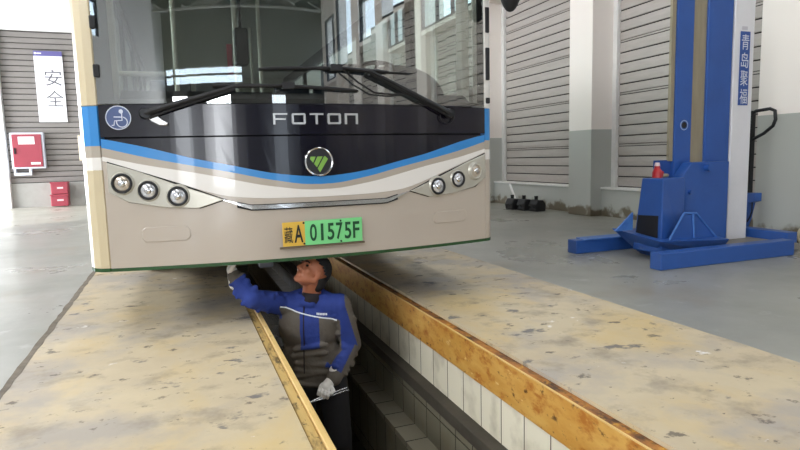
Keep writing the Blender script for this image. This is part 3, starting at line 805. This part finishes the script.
# polished bracket under the left wiper
br_ = MB(); patch(br_, [(-.985, 1.265), (-.955, 1.235), (-.915, 1.212), (-.875, 1.212), (-.865, 1.228), (-.90, 1.25), (-.93, 1.28)], .02, .02)
br_.build('wiper_bracket', MAT['chrome'], bus, bevel=0.006)
# running gear under the floor
for sg in (-1, 1):
    for y in (6.0, 10.2):
        x = XC + sg * 1.05
        tr = MB(); tr.cyl((x - .13, y, .48), (x + .13, y, .48), .48, n=40)
        to = tr.build('tyre', MAT['rubber'], bus, smooth=True, bevel=0.03)
        MB().cyl((x - .135, y, .48), (x + .135, y, .48), .28, n=28).build('wheel_hub', MAT['beige'], to, smooth=True)
MB().cyl((XC - .95, 6.0, .48), (XC + .95, 6.0, .48), .07, n=16).build('axle', MAT['black_metal'], bus, smooth=True)
MB().cyl((XC - .95, 10.2, .48), (XC + .95, 10.2, .48), .09, n=16).build('axle', MAT['black_metal'], bus, smooth=True)
ux = MAT['seam']
MB().box(XC - 1.0, XC + 1.0, 3.70, 3.78, .445, .53).build('cross_member', MAT['black_metal'], bus, bevel=0.005)
MB().box(XC - .48, XC - .40, 3.8, 12, .48, .62).box(XC + .40, XC + .48, 3.8, 12, .48, .62).build('chassis_rail', MAT['black_metal'], bus)
MB().box(XC - .32, XC - .22, 4.3, 4.42, .22, .6).build('bracket', mat('grey_bracket', '#6f7078', 0.5), bus, bevel=0.01)
MB().box(XC - .60, XC - .36, 4.6, 5.0, .28, .55).build('air_tank', mat('grey_tank', '#4f545c', 0.5), bus, bevel=0.03)

# ------------------------------------------------------------------ blue column lift
lift = thing('column_lift', (5.0, 4.5, 0), 'tall blue column lift with a white lettered cover and forked feet beside the pit', 'lift')
B_, Lb = MAT['lift_blue'], MAT['lift_light']
MB().box(3.735, 5.345, 3.725, 3.85, 0.0, 0.145).build('foot', B_, lift, bevel=0.008)
MB().prism([(3.66, 0.0), (3.66, .135), (3.74, .135), (3.80, .13), (4.45, .13), (4.45, 0)], 'y', 4.74, 4.88).build('foot', B_, lift, bevel=0.008)
MB().prism([(3.74, 4.72), (3.80, 4.725), (4.45, 4.725), (4.45, 4.90), (3.78, 4.90)], 'z', .130, .142).build('foot_pad', Lb, lift)
MB().box(5.60, 5.74, 3.98, 4.72, 0.0, 0.165).build('cross_beam', B_, lift, bevel=0.006)
MB().box(4.55, 5.62, 3.87, 4.72, 0.02, 0.075).build('deck_plate', MAT['plate_steel'], lift)
# base tray: wider at the top than at the floor
tb = MB(); bm = tb.bm
top = [(4.0, 4.64), (4.02, 4.02), (4.76, 3.93), (4.92, 4.50)]; bot = [(4.22, 4.48), (4.19, 4.28), (4.78, 4.06), (4.90, 4.50)]
T_ = [bm.verts.new((x, y, z)) for (x, y), z in zip(top, (.25, .19, .17, .20))]; O_ = [bm.verts.new((x, y, 0.0)) for x, y in bot]
bm.faces.new(T_); bm.faces.new(O_[::-1])
for i in range(4): bm.faces.new((T_[i], O_[i], O_[(i + 1) % 4], T_[(i + 1) % 4]))
tb.build('base_tray', B_, lift, bevel=0.006)
# control cabinet, wider below
cbm = MB(); bm = cbm.bm
top = [(4.15, 4.40), (4.15, 4.14), (4.46, 4.18), (4.46, 4.40)]; bot = [(4.08, 4.43), (4.09, 4.08), (4.44, 4.16), (4.46, 4.43)]
T_ = [bm.verts.new((x, y, .748)) for x, y in top]; O_ = [bm.verts.new((x, y, .06)) for x, y in bot]
bm.faces.new(T_); bm.faces.new(O_[::-1])
for i in range(4): bm.faces.new((T_[i], O_[i], O_[(i + 1) % 4], T_[(i + 1) % 4]))
cab = cbm.build('control_cabinet', B_, lift, bevel=0.01)
def cabp(s, z, out=0.004):
    t = (z - .06) / .688
    a = Vector((4.08, 4.43, z)).lerp(Vector((4.15, 4.40, z)), t); b = Vector((4.09, 4.08, z)).lerp(Vector((4.15, 4.14, z)), t)
    return a.lerp(b, s) + Vector((-1, 0, .11)).normalized() * out
vp_ = MB(); q4 = [cabp(.06, .13), cabp(.86, .13), cabp(.86, .405), cabp(.06, .395)]
fv = [vp_.bm.verts.new(p) for p in q4]; bv = [vp_.bm.verts.new(p + Vector((.012, 0, 0))) for p in q4]
vp_.bm.faces.new(fv); vp_.bm.faces.new(bv[::-1])
for i in range(4): vp_.bm.faces.new((fv[i], bv[i], bv[(i + 1) % 4], fv[(i + 1) % 4]))
vp_.build('vent_panel', MAT['rubber'], cab)
# carriage plate in front of the mast, with a chamfered top corner
MB().prism([(4.50, .10), (5.10, .10), (5.10, .885), (4.615, .885), (4.50, .75)], 'y', 4.25, 4.37).build('carriage', B_, lift, bevel=0.008)
MB().box(4.34, 4.56, 4.42, 4.46, .70, .91).build('carriage_wing', mat('lift_blue_deep', '#274c94', 0.45), lift, bevel=0.004)
MB().cyl((4.80, 4.25, .83), (4.80, 4.20, .83), .035, n=16).build('bolt', B_, lift, smooth=True)
MB().cyl((4.60, 4.25, .60), (4.60, 4.225, .60), .022, n=12).build('bolt', B_, lift, smooth=True)
# triangular gussets
gs = MB()
gs.prism([(4.14, .19), (4.72, .18), (4.46, .42), (4.31, .43)], 'y', 4.045, 4.06)
gs.build('gusset', B_, lift, bevel=0.003)
ge = MB()
for a, b_ in (((4.14, 4.04, .19), (4.31, 4.04, .43)), ((4.31, 4.04, .43), (4.46, 4.04, .42)), ((4.46, 4.04, .42), (4.72, 4.04, .18)), ((4.42, 4.04, .42), (4.44, 4.04, .19))):
    ge.cyl(a, b_, .010, n=6)
ge.build('gusset_edge', Lb, lift)
MB().prism([(3.86, .25), (4.07, .25), (4.07, .42)], 'y', 4.42, 4.44).build('gusset', Lb, lift)
# mast
HM = 4.2
MB().box(4.525, 4.735, 4.385, 4.43, .2, HM).build('mast_rail', B_, lift, bevel=0.006)
MB().box(4.475, 4.522, 4.40, 4.43, .9, HM).build('mast_guide', MAT['mast_steel'], lift)
MB().box(4.735, 4.91, 4.40, 4.46, .2, HM).build('mast_channel', MAT['mast_steel'], lift)
MB().box(4.91, 5.235, 4.375, 4.60, .2, HM).build('mast_rail', B_, lift, bevel=0.01)
MB().box(4.80, 4.92, 4.46, 4.60, .2, HM).build('mast_back', B_, lift)
rg = MB(); rg.tube([(4.64 + .045 * math.cos(t), 4.382, 1.245 + .045 * math.sin(t)) for t in [2 * PI * i / 24 for i in range(24)]], .005, 6, True)
rg.build('lock_ring', mat('pale_blue_ring', '#8fa4cc', 0.4), lift, smooth=True)
MB().cyl((4.64, 4.39, 1.245), (4.64, 4.38, 1.245), .03, n=16).build('lock_hole', MAT['rubber'], lift)
cov = MB().box(5.25, 5.525, 4.37, 4.56, .06, HM).build('cable_cover', MAT['lift_white'], lift, bevel=0.012)
lb = MB().box(5.325, 5.455, 4.362, 4.3675, 1.44, 2.165).build('maker_label', MAT['label_blue'], lift)
tm = MB()
for i, c_ in enumerate('青岛聚福'): put_text(tm, c_, (5.340, 4.3615, 2.155 - .178 * (i + 1) + .01), (1, 0, 0), (0, 0, 1), .10, .15)
tm.build('label_lettering', MAT['sticker_white'], lb)
MB().box(5.345, 5.42, 4.367, 4.369, 2.18, 2.215).build('small_plate', MAT['pale_print'], lift)
dup(lift, (5.25, 11.35, 0), 'blue column lift farther back, seen through the bus side window')
# bottle on the cabinet
BX, BY = 4.235, 4.30
bt = thing('bottle', (BX, BY, .748), 'small red bottle with a pale cap on top of the blue lift cabinet', 'bottle')
MB().cyl((BX, BY, .75), (BX, BY, .80), .045, .045, 18).cyl((BX, BY, .80), (BX, BY, .84), .045, .028, 18).cyl((BX, BY, .84), (BX, BY, .86), .026, .026, 14).build('bottle_body', MAT['red_plastic'], bt, smooth=True)
MB().cyl((BX, BY, .861), (BX, BY, .893), .026, .020, 14).build('cap', MAT['clear_plastic'], bt, smooth=True)
MB().tube([(BX + .04, BY - .015, .755), (BX + .05, BY - .02, .80), (BX + .02, BY - .01, .815)], .012, 8).build('grip', MAT['red_plastic'], bt, smooth=True)
rp = thing('tape_roll', (4.35, 4.34, .748), 'grey brown tape roll lying beside the red bottle on the cabinet', 'tape')
MB().tube([(4.35 + .035 * math.cos(t), 4.34 + .035 * math.sin(t), .767) for t in [2 * PI * i / 20 for i in range(20)]], .018, 8, True).build('tape', MAT['mast_steel'], rp, smooth=True)
# jack handle with its bracket, standing behind the lift
jk = thing('jack_handle', (5.88, 4.66, 0), 'black looped jack handle on a blue bracket behind the white cover', 'jack')
MB().box(5.855, 5.915, 4.62, 4.68, .42, 1.41).build('handle_post', MAT['black_metal'], jk, bevel=0.008)
MB().tube([(5.885, 4.66, 1.37), (5.885, 4.60, 1.405), (5.885, 4.44, 1.415), (5.885, 4.385, 1.39), (5.885, 4.375, 1.30), (5.885, 4.40, 1.235), (5.885, 4.50, 1.16), (5.885, 4.63, 1.10)], .018, 10).build('grip_loop', MAT['black_metal'], jk, smooth=True)
MB().prism([(4.72, .52), (4.53, .52), (4.53, .43), (4.60, .41), (4.64, .22), (4.72, .0)], 'x', 5.83, 5.94).build('bracket', B_, jk, bevel=0.005)
MB().tube([(5.86, 4.58, .45), (5.85, 4.57, .32), (5.86, 4.60, .25), (5.86, 4.63, .2)], .008, 6).build('hose', MAT['rubber'], jk, smooth=True)
# round reel at the picture's edge
rl = thing('reel', (5.86, 4.0, 0), 'cream coloured round reel standing on the floor near right pillar', 'reel')
MB().tube([(5.86, 3.95 + .085 * math.cos(t), .115 + .085 * math.sin(t)) for t in [2 * PI * i / 28 for i in range(28)]], .03, 10, True).build('rim', MAT['cream'], rl, smooth=True)
MB().cyl((5.83, 3.95, .115), (5.89, 3.95, .115), .07, n=24).build('core', MAT['mast_steel'], rl, smooth=True)

struct(MB().tube([(6.19, 10.12, .42), (6.16, 9.95, .25), (6.12, 9.72, .015)], .022, 6).build('trim_sunlit_edge', MAT['sill']))  # pale strip added in place of a sunlit plinth edge
# ------------------------------------------------------------------ black blocks at the foot of the right wall
for i, (y, lab) in enumerate(((9.30, 'black lumpy block farthest along the row by the shutter'), (9.02, 'black lumpy block in the middle of the row by the shutter'), (8.74, 'black lumpy block of the row by the shutter, next to the pillar'))):
    x = 5.76 + i * .07
    t = thing('wheel_chock', (x, y, 0), lab, 'chock', 'black blocks below the shutter')
    MB().prism([(x - .10, 0), (x + .10, 0), (x + .10, .13), (x + .05, .20), (x - .06, .20), (x - .10, .12)], 'y', y - .125, y + .125).build('block', MAT['rubber'], t, bevel=0.02)
    MB().cyl((x, y + .03, .19), (x, y + .03, .265), .03, .035, 12).build('knob', MAT['rubber'], t, smooth=True)
    MB().tube([(x - .105, y - .08, .06), (x - .135, y - .05, .10), (x - .135, y + .05, .10), (x - .105, y + .08, .06)], .014, 6).build('handle', MAT['rubber'], t, smooth=True)

# ------------------------------------------------------------------ far left: hose cabinet, notice, red boxes
hc = thing('fire_hose_cabinet', (-3.40, 16.6, .9), 'red fire hose cabinet in a white frame on the grey shutter', 'cabinet')
MB().box(-3.74, -3.03, 16.58, 16.74, .96, 1.83).build('cabinet_frame', MAT['sticker_white'], hc, bevel=0.01)
dr = MB().box(-3.695, -3.075, 16.55, 16.58, 1.00, 1.79).build('door', MAT['red_paint'], hc, bevel=0.008)
MB().box(-3.56, -3.22, 16.54, 16.55, 1.55, 1.73).build('door_label', MAT['white_paper'], dr)
MB().box(-3.33, -3.13, 16.54, 16.55, 1.06, 1.11).build('door_label', MAT['white_paper'], dr)
MB().box(-3.66, -3.63, 16.52, 16.55, 1.32, 1.46).build('handle', MAT['black_metal'], dr)
MB().box(-3.72, -3.35, 16.60, 16.72, .80, .86).box(-3.72, -3.68, 16.60, 16.72, .86, .97).box(-3.40, -3.35, 16.60, 16.72, .86, .97).build('shelf_bracket', MAT['sticker_white'], hc)
no = thing('notice_board', (-2.8, 16.6, 2.1), 'tall white notice with a purple header hanging on the grey shutter', 'notice')
YN_ = 16.70
MB().box(-3.10, -2.49, YN_, YN_ + .03, 2.09, 3.68).build('sheet', MAT['white_paper'], no)
MB().box(-3.10, -2.49, YN_ - .004, YN_ + .03, 3.68, 3.80).build('header', MAT['purple'], no)
MB().box(-3.08, -3.04, YN_ - .008, YN_ - .004, 3.72, 3.765).box(-3.03, -2.93, YN_ - .008, YN_ - .004, 3.73, 3.755).build('header_mark', MAT['white_paper'], no)
tt = MB(); put_text(tt, '安', (-2.90, YN_ - .001, 2.97), (1, 0, 0), (0, 0, 1), .37, .39); put_text(tt, '全', (-2.90, YN_ - .001, 2.47), (1, 0, 0), (0, 0, 1), .37, .39)
tt.build('lettering', MAT['grey_print'], no)
ps = MB()
for i in range(11): ps.box(-3.04, -2.98, YN_ - .002, YN_ + .001, 3.30 - i * .075, 3.345 - i * .075)
ps.build('faint_print', MAT['pale_print'], no)
for i, (z, lab) in enumerate(((.02, 'red metal box on the floor, under the other red box'), (.32, 'red metal box stacked on another at the foot of shutter'))):
    t = thing('extinguisher_box', (-2.79, 16.55, z), lab, 'box', 'stacked red boxes')
    x0, x1 = -2.96 + i * .02, -2.58 + i * .01
    MB().box(x0, x1, 16.38, 16.66, z, z + .29).build('box_body', MAT['red_paint'], t, bevel=0.015)
    MB().box(x0 + .14, x1 - .10, 16.374, 16.38, z + .13, z + .17).build('box_print', MAT['clear_plastic'], t)
    MB().box(x0 - .01, x1 + .01, 16.37, 16.67, z + .255, z + .292).build('lid', MAT['red_paint'], t, bevel=0.006)
wb = thing('switch_box', (-2.1, 16.4, 1.4), 'pale switch box on the white pillar beside the bus', 'box')
MB().box(-2.26, -2.04, 16.40, 16.50, 1.12, 1.75).build('box_body', MAT['cream'], wb, bevel=0.01)
MB().box(-2.23, -2.07, 16.39, 16.40, 1.16, 1.71).build('cover', MAT['bus_white'], wb)

# ------------------------------------------------------------------ the mechanic in the pit
def union(elems, voxel, name, smooth_it=6, fac=0.5):
    mb = MB()
    for e in elems:
        k = e[0]
        if k == 'c':
            _, a, b, r0, r1 = e
            mb.cyl(a, b, r0, r1, 18); mb.sph(a, r0, u=18, v=12); mb.sph(b, r1, u=18, v=12)
        elif k == 'e':
            _, c, rad, R = e
            mb.sph(c, 1.0, rad, R, 24, 16)
        elif k == 'b':
            mb.box(*e[1:7])
    me = bpy.data.meshes.new('blob'); mb.bm.to_mesh(me); mb.bm.free()
    o = bpy.data.objects.new('blob', me); COL.objects.link(o)
    r = o.modifiers.new('r', 'REMESH'); r.mode = 'VOXEL'; r.voxel_size = voxel
    s_ = o.modifiers.new('s', 'SMOOTH'); s_.iterations = smooth_it; s_.factor = fac
    dg = bpy.context.evaluated_depsgraph_get()
    out = bpy.data.meshes.new_from_object(o.evaluated_get(dg)); out.name = name
    bpy.data.objects.remove(o); bpy.data.meshes.remove(me)
    for p in out.polygons: p.use_smooth = True
    return out
def addobj(name, me, mts, parent=None):
    o = bpy.data.objects.new(name, me); COL.objects.link(o)
    me.materials.clear()
    for x in (mts if isinstance(mts, list) else [mts]): me.materials.append(x)
    if parent: setp(o, parent)
    return o
V = Vector
# head frame
g_ = V((-.80, -.34, .66)).normalized()
h_ = (V((0.04, 0, 1)) - g_ * g_.dot(V((0.04, 0, 1)))).normalized()
l_ = h_.cross(g_)                       # his left
H = V((.768, 3.63, .290))
HR = Matrix(((-l_.x, g_.x, h_.x), (-l_.y, g_.y, h_.y), (-l_.z, g_.z, h_.z)))
def hd(x, y, z): return H + HR @ V((x, y, z))
neck_base = V((.765, 3.70, .10))
shR, shL = V((.585, 3.745, .075)), V((.925, 3.61, .055))
elR, elL = V((.375, 3.60, .160)), V((.998, 3.615, -.215))
wrR, wrL = V((.290, 3.71, .290)), V((.845, 3.50, -.385))
hipR, hipL = V((.68, 3.73, -.47)), V((.87, 3.66, -.47))
knR, knL = V((.655, 3.69, -.86)), V((.90, 3.62, -.86))
anR, anL = V((.65, 3.76, -1.22)), V((.92, 3.69, -1.22))
Fw = V((-.35, -.94, 0)).normalized(); Lf = V((.94, -.35, 0)).normalized()
BR = Matrix(((Lf.x, Fw.x, 0), (Lf.y, Fw.y, 0), (0, 0, 1)))
body = [
    ('e', hd(0, -.012, .025), (.074, .094, .088), HR), ('e', hd(0, .030, -.030), (.060, .062, .084), HR),
    ('c', hd(.050, -.005, -.055), hd(.018, .070, -.092), .024, .022), ('c', hd(-.050, -.005, -.055), hd(-.018, .070, -.092), .024, .022),
    ('e', hd(0, .078, -.096), (.026, .022, .020), HR),
    ('c', hd(0, .090, .010), hd(0, .113, -.028), .010, .0135), ('e', hd(.013, .098, -.033), (.010, .012, .008), HR), ('e', hd(-.013, .098, -.033), (.010, .012, .008), HR),
    ('c', hd(-.036, .080, .022), hd(.036, .080, .022), .012, .012),
    ('e', hd(0, .090, -.058), (.024, .012, .0065), HR), ('e', hd(0, .087, -.071), (.022, .012, .0075), HR),
    ('e', hd(.036, .066, -.028), (.024, .024, .024), HR), ('e', hd(-.036, .066, -.028), (.024, .024, .024), HR),
    ('e', hd(.078, .004, -.018), (.012, .021, .031), HR), ('e', hd(-.078, .004, -.018), (.012, .021, .031), HR),
    ('c', hd(0, -.030, -.060), neck_base, .056, .064),
    ('e', V((.76, 3.70, -.06)), (.16, .10, .19), BR), ('e', V((.77, 3.70, -.34)), (.15, .10, .20), BR),
    ('c', neck_base, shR, .055, .055), ('c', neck_base, shL, .055, .055),
    ('c', shR, elR, .050, .042), ('c', elR, wrR, .040, .030), ('c', shL, elL, .050, .042), ('c', elL, wrL, .040, .030),
    ('c', hipR, knR, .080, .055), ('c', knR, anR, .052, .038), ('c', hipL, knL, .080, .055), ('c', knL, anL, .052, .038),
    ('c', anR, anR + V((-.05, -.15, -.04)), .035, .03), ('c', anL, anL + V((-.05, -.15, -.04)), .035, .03),
]
man = addobj('person', union(body, .006, 'person', 4), MAT['skin'])
tag(man, 'mechanic in a blue and grey jacket standing in the pit, looking up at the bus', 'person')
# eyes and brows
for sx in (-1, 1):
    ey = MB(); ey.sph(hd(sx * .031, .083, .003), .0105, (1.25, .7, .75), HR, 12, 8); ey.build('eye', MAT['eye'], man, smooth=True)
    bw = MB(); bw.tube([hd(sx * .016, .098, .022), hd(sx * .032, .096, .027), hd(sx * .048, .084, .022)], .0045, 6); bw.build('eyebrow', MAT['hair_real'], man, smooth=True)
# knitted cap
cp_ = MB(); cp_.sph((0, 0, 0), 1.0, (.088, .110, .104), None, 36, 24)
kill = [v for v in cp_.bm.verts if v.co.z < -.004 + .55 * v.co.y]
bmesh.ops.delete(cp_.bm, geom=kill, context='VERTS')
bmesh.ops.transform(cp_.bm, matrix=Matrix.Translation(hd(0, -.014, .022)) @ HR.to_4x4(), verts=cp_.bm.verts)
co = cp_.build('cap', MAT['hair'], man, smooth=True)
sd_ = co.modifiers.new('thick', 'SOLIDIFY'); sd_.thickness = 0.008
# hair at the nape and temples
nh = union([('e', hd(0, -.064, -.042), (.066, .058, .074), HR)], .006, 'hair', 3)
addobj('hair', nh, MAT['hair_real'], man)
us_ = union([('c', neck_base + V((-.005, -.03, -.02)), neck_base + V((-.016, -.050, .008)), .076, .068)], .006, 'undershirt', 3)
addobj('undershirt', us_, MAT['undershirt'], man)
# jacket: torso, collar and sleeves in one cloth surface
jel = [('e', V((.745, 3.70, -.075)), (.205, .135, .205), BR), ('e', V((.75, 3.70, -.30)), (.198, .140, .21), BR), ('c', V((.73, 3.71, -.40)), V((.81, 3.68, -.40)), .135, .135),
       ('c', shR, shL, .078, .078), ('c', shR + V((.03, 0, .0)), neck_base + V((-.06, .03, .015)), .070, .050), ('c', shL + V((-.03, 0, 0)), neck_base + V((.05, 0, .015)), .070, .050),
       ('c', shR, elR, .078, .060), ('c', elR, wrR, .058, .046), ('c', shL, elL, .080, .068), ('c', elL, wrL, .066, .050)]
n_c = 18
for i in range(n_c):                                    # standing collar, open at the front
    t = 2 * PI * i / n_c
    if abs(((t - 3 * PI / 2 + PI) % (2 * PI)) - PI) < .42: continue
    p = neck_base + V((math.cos(t) * .084 - .004, math.sin(t) * .084 - .014, .034 + .016 * math.sin(t)))
    t2 = 2 * PI * (i + 1) / n_c
    q = neck_base + V((math.cos(t2) * .084 - .004, math.sin(t2) * .084 - .014, .034 + .016 * math.sin(t2)))
    jel.append(('c', p, q, .018, .018)); jel.append(('c', p + V((0, 0, -.03)), q + V((0, 0, -.03)), .025, .025))
# folds
random.seed(4)
for i in range(7):
    t = .12 + .8 * i / 7
    for (a, b) in ((shL, elL), (elL, wrL), (shR, elR), (elR, wrR)):
        c = a.lerp(b, t) + V((random.uniform(-.02, .02), -.035 + random.uniform(-.01, .01), random.uniform(-.02, .02)))
        d = (b - a).normalized().cross(V((0, 1, 0))).normalized() * .045
        jel.append(('c', c - d, c + d, .019, .015))
for i in range(6):
    z = -.20 - .045 * i; c = V((.755, 3.70, z)) + Fw * .125
    jel.append(('c', c - Lf * (.10 + random.uniform(-.03, .03)), c + Lf * .11 + V((0, 0, random.uniform(-.03, .03))), .018, .016))
jm = union(jel, .006, 'jacket', 5)
jk_ = addobj('jacket', jm, [MAT['jacket_blue'], MAT['jacket_grey']], man)
def seg_t(p, a, b):
    d = b - a; t = max(0, min(1, (p - a).dot(d) / d.length_squared)); return t, (p - (a + d * t)).length
def yoke(la):                                            # height of the yoke line across the chest
    return .085 - .42 * max(0, min(.10, la + .18)) - .26 * max(0, la + .08)
for p in jm.polygons:
    c = p.center; la = (c - V((.755, 3.66, 0))).dot(Lf)
    dT = abs(la)
    cand = [seg_t(c, shL, elL), seg_t(c, elL, wrL), seg_t(c, shR, elR), seg_t(c, elR, wrR)]
    dist = [k[1] for k in cand]; j = dist.index(min(dist)); grey = False
    on_left = dist[0] < .10 and la > .185 or (dist[1] < .09 and (la > .2 or c.y < 3.55))
    on_right = (dist[2] < .10 or dist[3] < .09) and la < -.19
    if on_left:
        out = (c - shL.lerp(elL, cand[0][0])).dot(V((.75, -.25, .1)).normalized())
        grey = (out > .045 and cand[1][0] < .1) or (cand[1][0] > .05 and (c - elL.lerp(wrL, cand[1][0])).dot(V((.55, -.55, -.4)).normalized()) > .035) or cand[1][0] > .86
    elif on_right:
        grey = cand[3][0] > .78
    else:
        zl = yoke(la)
        grey = c.z < zl
        front = (c - V((.755, 3.70, c.z))).dot(Fw) > .03
        if front and -.065 < la < .055 and -.20 < c.z < zl: grey = False       # blue chest pocket
    p.material_index = 1 if grey else 0
# reflective piping that follows the yoke, name tape, zip
from mathutils.bvhtree import BVHTree
bv_ = BVHTree.FromPolygons([v.co for v in jm.vertices], [list(p.vertices) for p in jm.polygons])
def onfront(la, z, lift=.002):
    o = V((.755, 3.70, z)) + Lf * la + Fw * .6
    hit = bv_.ray_cast(o, -Fw)
    return (hit[0] + Fw * lift) if hit[0] else o - Fw * .45
pp = [onfront(-.17 + .35 * i / 24, yoke(-.17 + .35 * i / 24)) for i in range(25)]
MB().tube(pp, .0045, 6).build('reflective_piping', MAT['piping'], jk_, smooth=True)
nt_ = MB(); random.seed(2)
for i in range(7):
    a = onfront(.055 + i * .0095, .020 - i * .0015, .003); b = onfront(.055 + i * .0095 + .0075, .020 - i * .0015 - .001, .003)
    u = V((0, 0, .014)); nt_.bm.faces.new([nt_.bm.verts.new(x) for x in (a, b, b + u, a + u)])
nto = nt_.build('name_tape', MAT['piping'], jk_); nto.modifiers.new('thick', 'SOLIDIFY').thickness = .002
zp = [onfront(-.025 - .01 * i / 14, .075 - .43 * i / 14, .001) for i in range(15)]
MB().tube(zp, .004, 6).build('zip', MAT['undershirt'], jk_, smooth=True)
# trousers and boots
tr_ = union([('c', V((.73, 3.72, -.45)), V((.82, 3.68, -.45)), .13, .13), ('c', hipR, knR, .105, .082), ('c', knR, anR + V((0, 0, .04)), .080, .072), ('c', hipL, knL, .105, .082), ('c', knL, anL + V((0, 0, .04)), .080, .072)], .009, 'trousers', 4)
tro = addobj('trousers', tr_, MAT['trouser'], man)
for a in (anR, anL):
    bo_ = union([('c', a + V((0, .02, .06)), a + V((0, .02, -.02)), .058, .055), ('e', a + V((-.035, -.07, -.040)), (.052, .135, .052), Matrix.Rotation(-.35, 3, 'Z')), ('b', a.x - .09, a.x + .04, a.y - .16, a.y + .06, -1.300, -1.275)], .006, 'boot', 2)
    addobj('boot', bo_, MAT['boot'], man)
# gloves: palm, four fingers bent at the knuckles, thumb
def hand(wrist, palm, a, b, n, curl, size=1.0):
    """a: along the hand, b: across the knuckles (towards the little finger), n: the way the fingers curl"""
    a, n = a.normalized(), n.normalized(); b = (b - a * b.dot(a)).normalized(); n = (n - a * n.dot(a) - b * n.dot(b)).normalized()
    R = Matrix(((b.x, a.x, n.x), (b.y, a.y, n.y), (b.z, a.z, n.z)))
    el = [('e', palm, (.043 * size, .050 * size, .021 * size), R), ('c', wrist, palm - a * .02, .036, .030), ('c', wrist - a * .045, wrist, .043, .040)]
    Ls = (.074, .082, .076, .060)
    for i in range(4):
        root = palm + a * (.034 - .004 * abs(i - 1.2)) * size + b * (-.030 + .0205 * i) * size
        ln = Ls[i] * size; ang = 0.0; p = root; r = .0112
        for s_, f_ in enumerate((.45, .32, .25)):
            ang += curl[s_] * (1 + .06 * i)
            q = p + (a * math.cos(ang) + n * math.sin(ang)) * ln * f_
            el.append(('c', p, q, r, r - .0008)); p = q; r -= .0008
    tb0 = palm - a * .022 - b * .036; tb1 = tb0 + (-b * .55 + a * .55 + n * .6).normalized() * .036; tb2 = tb1 + (b * .25 + a * .65 + n * .7).normalized() * .030
    el += [('c', tb0, tb1, .0145, .0125), ('c', tb1, tb2, .0125, .011)]
    return el
pL = V((.775, 3.465, -.435))
tool_d = V((.94, -.14, .26)).normalized()
ha = (pL - wrL).normalized() * .5 + V((-.1, -.25, -.85)); ha.normalize()
hl_ = hand(wrL, pL, ha, -tool_d, V((-.2, -.9, .25)), (1.0, 1.25, .8))
addobj('glove', union(hl_, .0035, 'glove', 2), MAT['glove'], man)
pR = V((.272, 3.725, .352))
hr_ = hand(wrR, pR, V((-.05, .15, .95)), V((.3, .9, -.1)), V((.7, -.35, .1)), (.5, .6, .5), .9)
hr_ = [e for e in hr_]
addobj('glove', union(hr_, .0035, 'glove', 2), MAT['glove'], man)
# two-bar steel tool held in the glove
n_t = V((-.2, -.9, .25)).normalized()
tc_ = pL + ha * .052 + n_t * .020
tl = thing('hand_tool', tc_, 'slim bright steel tool with two bars held in the white glove', 'tool')
sidev = tool_d.cross(n_t).normalized()
MB().cyl(tc_ - tool_d * .055, tc_ + tool_d * .17 + sidev * .006, .0055, .004, 10).cyl(tc_ - tool_d * .055 - sidev * .010, tc_ + tool_d * .165 - sidev * .010, .0055, .004, 10).build('bars', MAT['steel'], tl, smooth=True)
MB().cyl(tc_ - tool_d * .085 - sidev * .004, tc_ - tool_d * .045 - sidev * .004, .010, .009, 12).build('pivot', MAT['steel'], tl, smooth=True)
